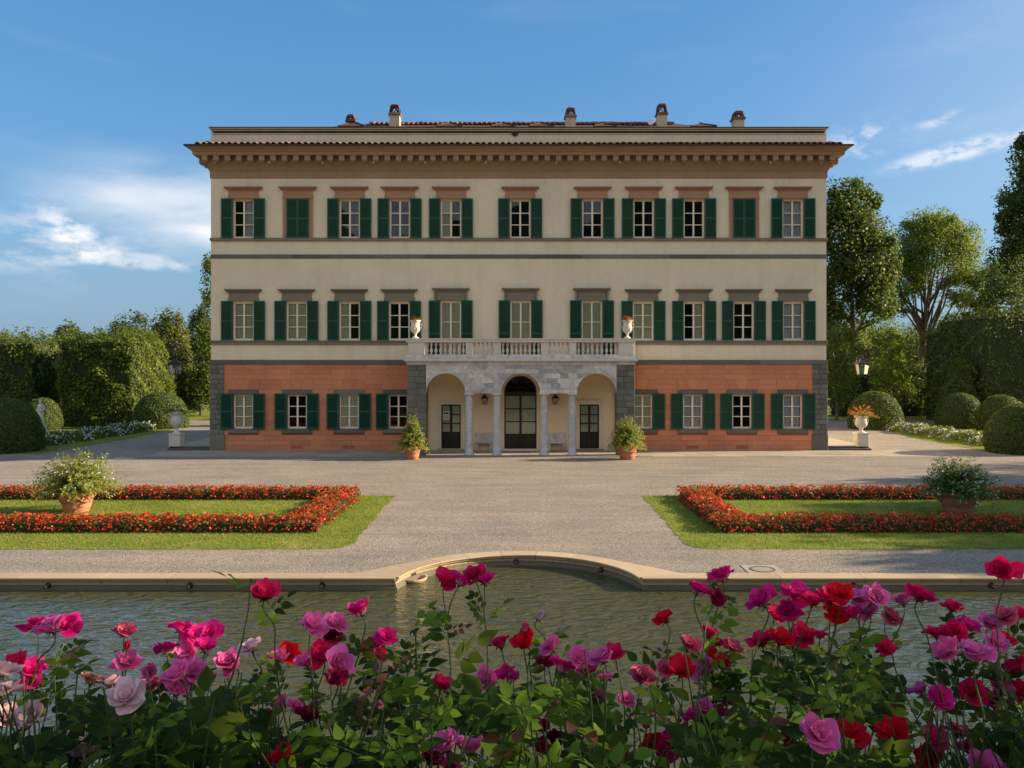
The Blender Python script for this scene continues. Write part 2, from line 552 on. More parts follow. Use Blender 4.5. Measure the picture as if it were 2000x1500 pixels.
# lawn
m, nt, b = new_mat('lawn_turf')
v = obj_coord(nt)
big = noise(nt, v, 0.6, 5, 0.65)
fine = noise(nt, v, 22, 5, 0.7)
col = ramp(nt, big, [(0.30, (0.12, 0.16, 0.022)), (0.48, (0.17, 0.205, 0.030)), (0.60, (0.23, 0.235, 0.050)), (0.72, (0.36, 0.30, 0.115))])
col = mix(nt, 1.0, col, ramp(nt, fine, [(0.3, (0.6, 0.62, 0.55)), (0.7, (1.3, 1.25, 1.2))]), 'MULTIPLY')
nt.links.new(col, b.inputs['Base Color'])
b.inputs['Roughness'].default_value = 0.9
b.inputs['Specular IOR Level'].default_value = 0.15
bump(nt, b, fine, 0.8, 0.04)
M['lawn'] = m
M['blade'] = leafy('grass_blade', [(0, (0.14, 0.175, 0.016)), (0.6, (0.22, 0.255, 0.030)), (0.9, (0.31, 0.30, 0.055)), (1, (0.44, 0.37, 0.14))], 0.42, 0.6)

# water
m, nt, b = new_mat('pool_water')
v1 = obj_coord(nt, (1.0, 1.7, 1))
n1 = noise(nt, v1, 1.6, 2, 0.45, 1.6)
n2 = noise(nt, obj_coord(nt, (1.0, 2.6, 1)), 5.0, 2, 0.5, 0.4)
hh = mix(nt, 0.13, n1, n2)
b.inputs['Base Color'].default_value = (0.058, 0.060, 0.022, 1)
b.inputs['Roughness'].default_value = 0.02
b.inputs['IOR'].default_value = 1.75
bump(nt, b, hh, 0.55, 0.16)
M['water'] = m

# foliage colours
M['lf_dark'] = leafy('dark_evergreen_leaf', [(0, (0.022, 0.040, 0.012)), (0.6, (0.045, 0.070, 0.020)), (1, (0.085, 0.105, 0.032))], 0.28)
M['lf_mid'] = leafy('mid_green_leaf', [(0, (0.048, 0.074, 0.010)), (0.6, (0.105, 0.138, 0.018)), (1, (0.20, 0.215, 0.030))], 0.42)
M['lf_light'] = leafy('light_green_leaf', [(0, (0.075, 0.115, 0.010)), (0.6, (0.15, 0.185, 0.018)), (1, (0.26, 0.26, 0.035))], 0.45)
M['lf_deep'] = leafy('deep_green_leaf', [(0, (0.022, 0.040, 0.008)), (0.6, (0.055, 0.082, 0.014)), (1, (0.12, 0.145, 0.024))], 0.36)
M['lf_olive'] = leafy('olive_leaf', [(0, (0.065, 0.080, 0.018)), (0.6, (0.125, 0.135, 0.032)), (1, (0.20, 0.19, 0.055))], 0.38)
M['lf_box'] = leafy('clipped_box_leaf', [(0, (0.045, 0.075, 0.010)), (0.6, (0.085, 0.118, 0.018)), (1, (0.13, 0.155, 0.030))], 0.3)
M['core'] = plain('hedge_core', (0.022, 0.034, 0.010), 0.9)
M['lf_plumbago'] = leafy('potted_shrub_leaf', [(0, (0.085, 0.125, 0.012)), (0.6, (0.19, 0.225, 0.026)), (1, (0.36, 0.34, 0.06))], 0.45)
M['lf_jasmine'] = leafy('dark_potted_leaf', [(0, (0.035, 0.070, 0.014)), (0.6, (0.065, 0.115, 0.024)), (1, (0.12, 0.17, 0.045))], 0.35)
M['fl_white'] = leafy('white_blossom', [(0, (0.60, 0.60, 0.60)), (1, (0.80, 0.80, 0.78))], 0.3, tcol=(0.7, 0.7, 0.7))
M['fl_blue'] = leafy('pale_blue_blossom', [(0, (0.45, 0.47, 0.60)), (1, (0.72, 0.72, 0.78))], 0.3, tcol=(0.6, 0.6, 0.7))
M['fl_red'] = leafy('red_begonia_blossom', [(0, (0.48, 0.010, 0.008)), (0.5, (0.70, 0.030, 0.012)), (0.88, (0.74, 0.085, 0.016)), (1, (0.78, 0.22, 0.06))], 0.35, tcol=(0.8, 0.05, 0.02))
M['lf_begonia'] = leafy('begonia_leaf', [(0, (0.050, 0.085, 0.010)), (0.40, (0.12, 0.13, 0.018)), (0.75, (0.24, 0.11, 0.022)), (1, (0.36, 0.20, 0.05))], 0.35, tcol=(0.5, 0.16, 0.03))
M['fl_orange'] = leafy('orange_geranium_blossom', [(0, (0.55, 0.04, 0.015)), (1, (0.75, 0.14, 0.04))], 0.3, tcol=(0.8, 0.15, 0.03))

# ------------------------------------------------------------------ ground, pool, terrace
ARC_R, ARC_Y, WALL_Y = 2.854, 18.10, 18.65
ARC_MAX = math.asin(2.80/ARC_R)


def arc_pt(t, r=ARC_R): return (r*math.sin(t), ARC_Y + r*math.cos(t))


arc_line = [arc_pt(-ARC_MAX + 2*ARC_MAX*i/40, ARC_R + 0.03) for i in range(41)]
g = MB()
far = 3500
rim = [(-60, WALL_Y+0.03)] + arc_line + [(60, WALL_Y+0.03)]
for (xa, ya), (xb, yb) in zip(rim[:-1], rim[1:]):
    if xb - xa > 1e-4: g.poly([(xa, ya, 0), (xb, yb, 0), (xb, 80, 0), (xa, 80, 0)])
g.poly([(-far, 80, 0), (far, 80, 0), (far, far, 0), (-far, far, 0)])
g.poly([(-far, -far, 0), (-60, -far, 0), (-60, 80, 0), (-far, 80, 0)])
g.poly([(60, -far, 0), (far, -far, 0), (far, 80, 0), (60, 80, 0)])
tag(g.obj('ground', M['gravel']), 'pale gravel forecourt reaching round the villa', kind='structure')

WZ = -0.24
NX, NY = 2, 2
wt = MB(); wt.poly([(-60, 2.8, WZ), (60, 2.8, WZ), (60, 21.4, WZ), (-60, 21.4, WZ)])
tag(wt.obj('water', M['water']), 'rippled green pool water', kind='structure')
tb = MB()
tb.box(-60, 60, -80, 2.95, -1.0, 3.15)
tag(tb.obj('terrace', M['soil']), 'raised terrace under the rose bushes', kind='structure')

kerb = thing('pool_kerb', 'moulded sandstone kerb around the pool with a half round bay', 'pool edge', (0, WALL_Y, 0))


def kerb_local(p): return (p[0], p[1]-WALL_Y, p[2])


def kerb_piece(pa, wa_list, name='coping_stone'):
    """pa: inner points (x,y) with outward normal; profile swept along"""
    b_ = MB(); rows = []
    for (px_, py_, nx_, ny_), w_ in zip(pa, wa_list):
        prof = [(-0.075, 0.05), (-0.085, 0.03), (-0.075, 0.008), (-0.05, 0.0), (-0.045, -0.03), (-0.03, -0.05), (0.0, -0.055), (0.0, -0.12), (w_, -0.12), (w_, 0.045)]
        rows.append([kerb_local((px_+nx_*d, py_+ny_*d, z)) for d, z in prof])
    n = len(rows[0])
    for r in rows: b_.v += r
    for i in range(len(rows)-1):
        for k in range(n):
            k2 = (k+1) % n
            b_.f.append((i*n+k, i*n+k2, (i+1)*n+k2, (i+1)*n+k))
    b_.f.append(tuple(range(n-1, -1, -1))); m_ = (len(rows)-1)*n
    b_.f.append(tuple(range(m_, m_+n)))
    return b_.obj(name, M['coping'], kerb)


gap = 0.006
for sgn in (-1, 1):
    x = 2.80
    while x < 26:
        L = random.uniform(1.45, 2.2)
        a, c = x+gap, x+L-gap
        if sgn < 0: a, c = -c, -a
        kerb_piece([(a, WALL_Y, 0, 1), (c, WALL_Y, 0, 1)], [0.42, 0.42])
        x += L
    wl_ = MB(); a, c = (2.795, 60) if sgn > 0 else (-60, -2.795)
    wl_.box(a, c, 0.0, 0.35, -1.0, -0.125)
    wl_.box(a, c, -0.03, 0.0, -0.30, -0.19)
    wl_.obj('pool_wall', M['poolwall'], kerb)
na = 9
for i in range(na):
    t0 = -ARC_MAX + 2*ARC_MAX*i/na + 0.002; t1 = -ARC_MAX + 2*ARC_MAX*(i+1)/na - 0.002
    pts, ws = [], []
    for k in range(7):
        t = t0 + (t1-t0)*k/6
        x_, y_ = arc_pt(t)
        pts.append((x_, y_, math.sin(t), math.cos(t)))
        e = max(0.0, (abs(t)-R(42))/R(37))
        ws.append(0.40 + 0.75*e*e)
    o = kerb_piece(pts, ws)
    o.location.z = 0.004
wl_ = MB(); K = 40
for i in range(K):
    t0 = -ARC_MAX + 2*ARC_MAX*i/K; t1 = -ARC_MAX + 2*ARC_MAX*(i+1)/K
    a, c = arc_pt(t0), arc_pt(t1); a2, c2 = arc_pt(t0, ARC_R-0.03), arc_pt(t1, ARC_R-0.03)
    q = lambda p, z: kerb_local((p[0], p[1], z))
    wl_.poly([q(a, -1), q(c, -1), q(c, -0.1), q(a, -0.1)])
    wl_.poly([q(a2, -0.30), q(c2, -0.30), q(c2, -0.19), q(a2, -0.19)])
    wl_.poly([q(a2, -0.19), q(c2, -0.19), q(c, -0.17), q(a, -0.17)])
wl_.obj('pool_wall', M['poolwall'], kerb)

# bronze spouts on the pool wall
spout_b = MB()
spout_b.lathe([(0.0, 0.0), (0.055, 0.0), (0.062, 0.02), (0.045, 0.035), (0.04, 0.06), (0.05, 0.075), (0.035, 0.10), (0.012, 0.125)], 10)
spout_b.lathe([(0.018, 0.0), (0.02, 0.13), (0.026, 0.15), (0.012, 0.15)], 8)
spout_me = spout_b.mesh('spout_head', M['bronze'], True)
sp_list = [(95, None, 'leftmost bronze spout on the straight pool wall'), (372, None, 'second bronze spout from the left on the pool wall'),
           (630, None, 'bronze spout on the pool wall just left of the round bay'), (862, -1, 'bronze spout beside the stone shell in the round bay'),
           (1008, 0, 'bronze spout at the middle of the round bay'), (1172, 1, 'bronze spout on the shaded side of the round bay'),
           (1395, None, 'bronze spout on the pool wall just right of the round bay'), (1666, None, 'bronze spout on the pool wall under the red and magenta roses'),
           (1935, None, 'rightmost bronze spout on the straight pool wall')]
for px, arc, lab in sp_list:
    if arc is None:
        p = Vector((X(px, WALL_Y), WALL_Y, -0.115)); nrm = Vector((0, -1, 0))
    else:
        t = math.asin(max(-1, min(1, X(px, 20.6)/ARC_R)))
        a = arc_pt(t); p = Vector((a[0], a[1], -0.115)); nrm = Vector((-math.sin(t), -math.cos(t), 0))
    o = add('water_spout', spout_me, None, p + nrm*0.0)
    o.rotation_euler = (nrm + Vector((0, 0, -0.25))).to_track_quat('Z', 'Y').to_euler()
    tag(o, lab, 'spout', 'bronze spouts along the pool wall')

# scallop basin and outlet in the bay
t = math.asin(X(812, 19.9)/ARC_R)
a = arc_pt(t); nrm = Vector((-math.sin(t), -math.cos(t), 0))
sh = thing('shell_basin', 'small stone shell basin under an outlet in the pool bay', 'basin', (a[0], a[1], -0.28), rz=math.atan2(nrm.y, nrm.x))
sb = MB(); seg = 15
rows = []
for i, (r_, z_) in enumerate([(0.08, -0.1), (0.20, -0.02), (0.27, 0.07), (0.29, 0.13), (0.26, 0.13), (0.16, 0.06)]):
    rows.append([(0.02+max(0, math.cos(-math.pi/2+math.pi*k/(seg-1)))*r_*(1+0.06*(k % 2)), math.sin(-math.pi/2+math.pi*k/(seg-1))*r_*1.15*(1+0.04*(k % 2)), z_) for k in range(seg)])
for r_ in rows: sb.v += r_
for i in range(len(rows)-1):
    for k in range(seg-1): sb.f.append((i*seg+k, i*seg+k+1, (i+1)*seg+k+1, (i+1)*seg+k))
sb.obj('bowl', M['coping'], sh, smooth=True)
MB().box(-0.02, 0.012, -0.1, 0.1, 0.16, 0.30).obj('outlet', M['dark_room'], sh)  # dark plate stands in for the shade inside the opening

# inspection cover in the gravel
mc = thing('inspection_cover', 'square stone slab with a round cover at the pool edge', 'manhole', (X(1488, 19.6), 19.55, 0))
MB().box(-0.42, 0.42, -0.42, 0.42, 0.0, 0.012).obj('slab', M['pave'], mc)
ring_b = MB(); ring_b.lathe([(0.30, 0.012), (0.30, 0.022), (0.25, 0.022), (0.25, 0.012)], 28, close=False)
ring_b.obj('ring', M['step'], mc)
MB().lathe([(0.24, 0.012), (0.24, 0.018), (0.0, 0.018)], 28, close=False).obj('cover', M['pave'], mc)

# paving in front of the villa
pv = thing('pavement', None, None, (0, 44.4, 0)); tag(pv, 'stone paving along the villa front', kind='structure')
MB().box(-20.5, 24.0, 0.05, 3.6, -0.05, 0.006).obj('paving_bed', M['step'], pv)
for r_ in range(3):
    x = -20.4 + random.uniform(-0.5, 0.5); y0 = 0.1 + r_*1.14
    while x < 23.6:
        L = random.uniform(1.1, 1.9)
        c = MB()
        z1 = 0.018 + random.uniform(-0.003, 0.003)
        c.box(x+0.008, x+L-0.008, y0+0.008, y0+1.13-0.008, -0.02, z1)
        c.obj('slab', M['pave'], pv)
        x += L

# lawns with real blades
def lawn(name, pts, lab, n_blades, z=0.006):
    cx_ = sum(p[0] for p in pts)/len(pts)
    lw = MB()
    lw.poly([(x, y, z) for x, y in pts])
    o = tag(lw.obj(name, M['lawn']), lab, kind='structure')
    if n_blades:
        P = np.array(pts); lo, hi = P.min(0), P.max(0)
        q = RNG.uniform(lo, hi, size=(int(n_blades*1.6), 2))
        ins = np.zeros(len(q), bool); j = len(P)-1
        for i in range(len(P)):
            xi, yi, xj, yj = P[i, 0], P[i, 1], P[j, 0], P[j, 1]
            c = ((yi > q[:, 1]) != (yj > q[:, 1])) & (q[:, 0] < (xj-xi)*(q[:, 1]-yi)/(yj-yi+1e-12)+xi)
            ins ^= c; j = i
        q = q[ins][:n_blades]; n = len(q)
        h = RNG.uniform(0.025, 0.07, n); a = RNG.uniform(0, math.pi, n); wd = RNG.uniform(0.006, 0.013, n)
        lean = RNG.normal(0, 0.025, (n, 2))
        base = np.column_stack([q, np.full(n, z)])
        d = np.column_stack([np.cos(a)*wd, np.sin(a)*wd, np.zeros(n)])
        tip = base + np.column_stack([lean, h])
        V = np.stack([base-d, base+d, tip], 1).reshape(-1, 3)
        patch = 0.5+0.5*np.sin(q[:, 0]*0.7+1.3*np.sin(q[:, 1]*0.6))*np.sin(q[:, 1]*0.9+q[:, 0]*0.2)
        ti = np.clip(RNG.random(n)*0.6+patch*0.35, 0, 1)
        me = fast_mesh('grass', V, np.arange(3*n).reshape(n, 3), M['blade'], np.repeat(ti, 3))
        tag(add('grass', me), 'short mown blades of ' + lab, kind='stuff')
    return o


def wob(a, c, n, amp=0.05):
    out = []
    for i in range(n):
        t_ = i/n
        out.append((a[0]+(c[0]-a[0])*t_+random.uniform(-amp, amp), a[1]+(c[1]-a[1])*t_+random.uniform(-amp, amp)))
    return out


def lawn_outline(s):
    xi, xo, y0, y1 = 4.55, 34.0, 21.75, 30.95
    pts = wob((s*xo, y0), (s*(xi+0.75), y0), 90, 0.07) + [(s*(xi+0.42), y0+0.06), (s*(xi+0.16), y0+0.22), (s*(xi+0.04), y0+0.55)] \
        + wob((s*xi, y0+0.8), (s*(xi+0.12), y1), 30, 0.06) + wob((s*(xi+0.12), y1), (s*xo, y1), 30, 0.04)
    if s > 0: pts = pts[::-1]
    return pts[::-1] if s < 0 else pts[::-1]


lawn('lawn', lawn_outline(-1), 'sunlit lawn panel of the left flower bed', 85000)
lawn('lawn', lawn_outline(1), 'tree shaded lawn panel of the right flower bed', 85000)
lawn('lawn', [(-27.0, 46.2), (-26.6, 56), (-27.3, 66), (-29.0, 73), (-46, 73), (-46, 46)], 'grass verge under the left topiary', 30000)
lawn('lawn', [(27.0, 46.2), (46, 46), (46, 72), (29.6, 72), (28.4, 64), (27.2, 56)], 'grass verge under the right topiary', 30000)
lawn('lawn', [(-200, 76), (200, 76), (200, 260), (-200, 260)], 'park grass beyond the villa', 0)

# distant hills behind the viewer: only seen mirrored in the window panes and the pool
hb = MB(); prev = None
for i in range(61):
    a_ = R(185 + 170*i/60)
    r_ = 900
    hgt = 160 + 26*math.sin(i*0.37+0.6) + 20*math.sin(i*0.9) + 9*math.sin(i*2.3)
    p0 = (r_*math.cos(a_), r_*math.sin(a_), -5); p1 = (1.5*r_*math.cos(a_), 1.5*r_*math.sin(a_), max(30, hgt*1.9))
    if prev: hb.poly([prev[0], p0, p1, prev[1]])
    prev = (p0, p1)
tag(hb.obj('hills', M['lf_dark']), 'wooded hills across the valley', kind='structure')

# ------------------------------------------------------------------ villa (local y = 0 is the facade plane, -y is towards the pool)
VY = 48.0
villa = thing('villa', 'three storey cream villa with red rusticated ground floor and green shutters', 'villa', (0, VY, 0))
def fx(px): return X(px, VY)
def fz(py): return Z(py, VY)
XL, XR, DEPTH = fx(412), fx(1614), 16.5

TOPC = [476, 582, 683, 781, 881, 1016, 1157, 1257, 1355, 1453, 1548]
MIDC = [476, 580, 683, 780, 880.5, 1017, 1156, 1256, 1355, 1452, 1549]
LOWC = [475.5, 580.5, 682, 778, 1255, 1353, 1449, 1548]
WW = 1.20
T_Z0, T_Z1 = fz(465), fz(390)
M_Z0, M_Z1 = fz(664.5), fz(590.5)
B_Z0, B_Z1 = fz(706), fz(589)          # balcony doors
L_Z0, L_Z1 = fz(837), fz(771)
holes = []
for i, c in enumerate(TOPC): holes.append((fx(c)-WW/2, fx(c)+WW/2, T_Z0, T_Z1))
for i, c in enumerate(MIDC):
    b_ = i in (4, 5, 6)
    holes.append((fx(c)-WW/2, fx(c)+WW/2, B_Z0 if b_ else M_Z0, B_Z1 if b_ else M_Z1))


def holed_wall(x0, x1, z0, z1, holes, reveal=0.16, y=0.0):
    b_ = MB()
    xs = sorted({x0, x1} | {h for a in holes for h in a[:2] if x0 < h < x1})
    zs = sorted({z0, z1} | {h for a in holes for h in a[2:] if z0 < h < z1})
    for i in range(len(xs)-1):
        for j in range(len(zs)-1):
            cx_, cz_ = (xs[i]+xs[i+1])/2, (zs[j]+zs[j+1])/2
            if any(a[0] < cx_ < a[1] and a[2] < cz_ < a[3] for a in holes): continue
            b_.poly([(xs[i], y, zs[j]), (xs[i+1], y, zs[j]), (xs[i+1], y, zs[j+1]), (xs[i], y, zs[j+1])])
    for a in holes:
        x_, X_, z_, Z_ = a; r = y+reveal
        b_.poly([(x_, y, z_), (x_, r, z_), (x_, r, Z_), (x_, y, Z_)])
        b_.poly([(X_, y, z_), (X_, y, Z_), (X_, r, Z_), (X_, r, z_)])
        b_.poly([(x_, y, Z_), (x_, r, Z_), (X_, r, Z_), (X_, y, Z_)])
        b_.poly([(x_, y, z_), (X_, y, z_), (X_, r, z_), (x_, r, z_)])
    return b_


G_TOP = fz(711)
holed_wall(XL, XR, G_TOP, fz(250), holes).obj('wall', M['cream'], villa)
DOOR_C = (fx(985), fx(1048)); DOOR_L = (fx(862), fx(900)); DOOR_R = (fx(1132), fx(1170))
low_holes = [(fx(c)-WW/2+0.03, fx(c)+WW/2-0.03, L_Z0, L_Z1) for c in LOWC]
PXL, PXR = fx(843), fx(1194)             # inside of the porch
red_l = holed_wall(XL, PXL-0.2, 0, G_TOP, [h for h in low_holes if h[1] < PXL], y=0.004).obj('ground_wall', M['red_joint'], villa)
red_r = holed_wall(PXR+0.2, XR, 0, G_TOP, [h for h in low_holes if h[0] > PXR], y=0.004).obj('ground_wall', M['red_joint'], villa)
# side and back walls, floor slabs inside so that no light leaks through
body = MB()
for x in (XL, XR):
    body.poly([(x, 0, 0), (x, DEPTH, 0), (x, DEPTH, fz(250)), (x, 0, fz(250))])
body.poly([(XL, DEPTH, 0), (XR, DEPTH, 0), (XR, DEPTH, fz(250)), (XL, DEPTH, fz(250))])
body.obj('side_wall', M['cream'], villa)
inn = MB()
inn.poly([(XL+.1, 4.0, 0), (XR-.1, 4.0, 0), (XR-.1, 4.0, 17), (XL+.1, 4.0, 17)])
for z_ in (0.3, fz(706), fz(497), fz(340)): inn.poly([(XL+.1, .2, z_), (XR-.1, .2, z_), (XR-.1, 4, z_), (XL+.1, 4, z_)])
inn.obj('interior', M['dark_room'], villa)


# --- windows
def win_meshes(w, h):
    st, mu, cb = 0.085, 0.10, 0.05
    b_ = MB()
    b_.box(-w/2, -w/2+st, 0, .06, 0, h); b_.box(w/2-st, w/2, 0, .06, 0, h)
    b_.box(-w/2+st, w/2-st, 0, .06, h-st, h); b_.box(-w/2+st, w/2-st, 0, .06, 0, st*1.2)
    b_.box(-mu/2, mu/2, -.012, .06, st*1.2, h-st)
    gz0, gz1 = st*1.2, h-st
    for k in (1, 2):
        z_ = gz0+(gz1-gz0)*k/3
        b_.box(-w/2+st, -mu/2, .008, .05, z_-cb/2, z_+cb/2); b_.box(mu/2, w/2-st, .008, .05, z_-cb/2, z_+cb/2)
    pw = (w-2*st-mu)/2; ph = (gz1-gz0)/3-cb*0.9
    panes = [(s*(mu/2+pw/2), gz0+(gz1-gz0)*(k+.5)/3) for k in range(3) for s in (-1, 1)]
    pb = MB().poly([(-pw/2, 0, -ph/2), (pw/2, 0, -ph/2), (pw/2, 0, ph/2), (-pw/2, 0, ph/2)])
    back = MB()
    hw = w/2-0.02
    back.box(0.0, hw, 0, .03, 0.02, h-.02)
    for k in range(3):
        z0_, z1_ = 0.12+(h-.2)*k/3, (h-.2)*(k+1)/3
        back.box(0.12, hw-.12, -.012, 0, z0_+.05, z1_)
    cur = MB(); n = 14
    for i in range(n):
        xa, xb = hw*i/n, hw*(i+1)/n
        ya, yb = 0.02*(i % 2), 0.02*((i+1) % 2)
        cur.poly([(xa, ya, 0.02), (xb, yb, 0.02), (xb, yb, h-.02), (xa, ya, h-.02)])
    return (b_.mesh('window', M['frame']), pb.mesh('pane', M['glass']), panes, back.mesh('inner_shutter', M['pale_inner']), cur.mesh('curtain_and_sky', M['curtain_and_sky']))


def shutter_mesh(w, h, split=0.5, slat=0.062):
    b_ = MB(); st = 0.075; d = 0.05
    b_.box(0, st, 0, d, 0, h); b_.box(w-st, w, 0, d, 0, h)
    b_.box(st, w-st, 0, d, h-st, h); b_.box(st, w-st, 0, d, 0, st*1.3)
    zs = h*split
    b_.box(st, w-st, 0, d, zs-st*.7, zs+st*.7)
    for a, c in ((st*1.3, zs-st*.7), (zs+st*.7, h-st)):
        n = int((c-a)/slat)
        for k in range(n):
            z_ = a+(c-a)*(k+.5)/n; q = (c-a)/n*0.55
            b_.poly([(st, .042, z_-q), (w-st, .042, z_-q), (w-st, .010, z_+q), (st, .010, z_+q)])
    return b_.mesh('shutter', M['green'])


SW = 0.665
wm_t, wm_m, wm_b, wm_l = win_meshes(WW, T_Z1-T_Z0), win_meshes(WW, M_Z1-M_Z0), win_meshes(WW, B_Z1-B_Z0), win_meshes(WW-.06, L_Z1-L_Z0)
sh_t = shutter_mesh(SW, fz(388)-fz(465.5)); sh_m = shutter_mesh(SW, fz(588)-fz(665)); sh_b = shutter_mesh(SW, fz(587)-fz(706), 0.46); sh_l = shutter_mesh(SW+.03, fz(769)-fz(838.5))
sh_c = shutter_mesh(WW/2+0.05, T_Z1-T_Z0+.03)


def window(xc, z0, wm, shm, back='', closed=False, shw=SW, shdx=0.02, dz=-0.02, only=None):
    fr_, pn, panes, inner, cur = wm
    o = add('window', fr_, villa, (xc, 0.09, z0))
    for (a, c) in panes:
        add('pane', pn, o, (a, 0.03, c), (R(random.gauss(0, .35)), 0, R(random.gauss(0, .35))))
    for k, s in enumerate((-1, 1)):
        t_ = back[k] if len(back) > k else 'd'
        if t_ == 'p':
            q = add('inner_shutter', inner, o, (0, 0.12, 0)); q.scale.x = s
        elif t_ == 'c':
            q = add('curtain_and_sky', cur, o, (0, 0.14, 0)); q.scale.x = s
    for s in (-1, 1):
        if only and s != only: continue
        if closed:
            q = add('shutter', shm, o, (-WW/2-0.052 if s < 0 else 0.002, -0.20, 0))
        else:
            wid = WW/2+shdx
            q = add('shutter', shm, o, ((-wid-shw) if s < 0 else wid, -0.235, dz), (0, 0, R(random.uniform(-2.6, 2.6))))
    return o


tb_ = ['dc', 'dd', 'dd', 'dd', 'pd', 'dd', 'dd', 'dd', 'dd', 'dd', 'cc']  # last entry, here and next row: mirrored sky put into sheet colour
mb_ = ['pp', 'pp', 'pd', 'dd', 'pp', 'pp', 'pp', 'pp', 'dp', 'dd', 'cc']
lb_ = ['pp', 'dd', 'pp', 'dd', 'pp', 'cc', 'dd', 'cc']
for i, c in enumerate(TOPC): window(fx(c), T_Z0, wm_t, sh_c if i in (1, 9) else sh_t, tb_[i], closed=i in (1, 9))
for i, c in enumerate(MIDC):
    if i in (4, 5, 6): window(fx(c), B_Z0, wm_b, sh_b, mb_[i], dz=0)
    else: window(fx(c), M_Z0, wm_m, sh_m, mb_[i])
for i, c in enumerate(LOWC): window(fx(c), L_Z0, wm_l, sh_l, lb_[i], shw=SW+.03, shdx=0.0, dz=-.03, only={3: -1, 4: 1}.get(i))


# --- window hoods, surrounds, lintels, sills
def hood(xc, zt, zb, capw, frw, mat, brackets=False):
    """a moulded cap over a frieze, above a window"""
    b_ = MB(); h = zt-zb
    b_.cbox(xc-frw/2, xc+frw/2, -.09, 0.0, zb, zb+h*.28, .01)
    b_.cbox(xc-frw/2+.02, xc+frw/2-.02, -.065, 0.0, zb+h*.28, zb+h*.72, .006)
    for k, (q, ww) in enumerate(((.72, .72), (.79, .84), (.86, .95), (.93, 1.0))):
        wd = frw+(capw-frw)*(k+.6)/3.6
        b_.box(xc-wd/2, xc+wd/2, -.10-.05*k, 0.0, zb+h*q, zb+h*(q+.07)+(.0 if k < 3 else .01))
    o = b_.obj('window_hood', mat, villa)
    if brackets:
        for s in (-1, 1):
            k_ = MB()
            xb = xc+s*(frw/2+.06)
            k_.prism_xz([(xb-.05, zb), (xb+.05, zb), (xb+.065, zb+h*.70), (xb-.065, zb+h*.70)], -.17, 0.0)
            k_.obj('bracket', mat, o)
    return o


for i, c in enumerate(TOPC):
    hood(fx(c), fz(366), fz(388), 2.22, 1.78, M['terra_hood'])
    b_ = MB(); xc = fx(c)
    for s in (-1, 1):
        xa, xb = sorted((xc+s*(WW/2+.001), xc+s*(WW/2+.27)))
        b_.box(xa, xb, -.055, 0.0, fz(465), fz(388)-.002)
        xa, xb = sorted((xc+s*(WW/2+.18), xc+s*(WW/2+.272)))
        b_.box(xa, xb, -.075, -.056, fz(465), fz(388)-.002)
    b_.box(xc-WW/2, xc+WW/2, -.055, 0, fz(390)+.001, fz(388)-.002)
    b_.obj('window_surround', M['terra_hood'], villa)
for i, c in enumerate(MIDC):
    if i in (4, 5, 6): hood(fx(c), fz(563.5), fz(587), 2.2, 1.72, M['greystone_hood'], True)
    else: hood(fx(c), fz(565.5), fz(588), 2.16, 1.78, M['greystone_hood'])
    b_ = MB(); xc = fx(c); z0_ = B_Z0 if i in (4, 5, 6) else M_Z0
    for s in (-1, 1):
        xa, xb = sorted((xc+s*(WW/2+.001), xc+s*(WW/2+.14)))
        MB().box(xa, xb, -.05, 0.0, z0_, fz(588)-.002).obj('window_jamb', M['greystone_hood'], villa)
for i, c in enumerate(LOWC):
    xc = fx(c)
    MB().cbox(xc-.88, xc+.88, -.07, 0, L_Z1+.002, fz(761), .01).obj('lintel', M['grey'], villa)
    MB().cbox(xc-.88, xc+.88, -.10, 0, fz(846), L_Z0-.002, .01).obj('sill', M['grey'], villa)
    b_ = MB()
    for s in (-1, 1):
        xa, xb = sorted((xc+s*(WW/2-.028), xc+s*(WW/2+.20)))
        MB().box(xa, xb, -.06, 0.0, L_Z0, L_Z1).obj('window_jamb', M['grey'], villa)

# --- string courses, stone by stone
def band(z0, z1, x0, x1, proud, mat, lmin=1.8, lmax=3.4, name='band_stone', lip=False):
    x = x0
    while x < x1-1e-6:
        L = min(random.uniform(lmin, lmax), x1-x)
        if x1-(x+L) < 0.6: L = x1-x
        b_ = MB().cbox(x+.004, x+L-.004, -proud, 0.0, z0, z1 - (0.08 if lip else 0), .008)
        if lip: b_.cbox(x+.004, x+L-.004, -proud-.05, 0, z1-.078, z1, .01)
        b_.obj(name, mat, villa)
        x += L


PF = -3.0                                  # porch front plane
PX0, PX1 = X(795, VY+PF), X(1240, VY+PF)
for xa, xb in ((XL-.03, PX0+0.15), (PX1-.15, XR+.03)):
    band(fz(711), fz(703), xa, xb, .10, M['grey'])
band(fz(673), fz(665), XL-.03, PX0+.3, .09, M['greystone_hood'], 3, 5, lip=True)
band(fz(673), fz(665), PX1-.3, XR+.03, .09, M['greystone_hood'], 3, 5, lip=True)
band(fz(505), fz(497), XL-.02, XR+.02, .035, M['grey'], 1.6, 3.2)
band(fz(470.5), fz(465), XL-.05, XR+.05, .10, M['greystone_hood'], 3, 5, lip=False)

# --- red rusticated blocks
ROW = (G_TOP-0.0)/17.0
J = 0.007
KEY_Z0, KEY_Z1 = fz(761), fz(761)+2*ROW


def red_block(parent, poly, proud=.028):
    zs = [p[1] for p in poly]
    MB().prism_xz(poly, -proud, 0.0).obj('wall_block', M['red'], parent)


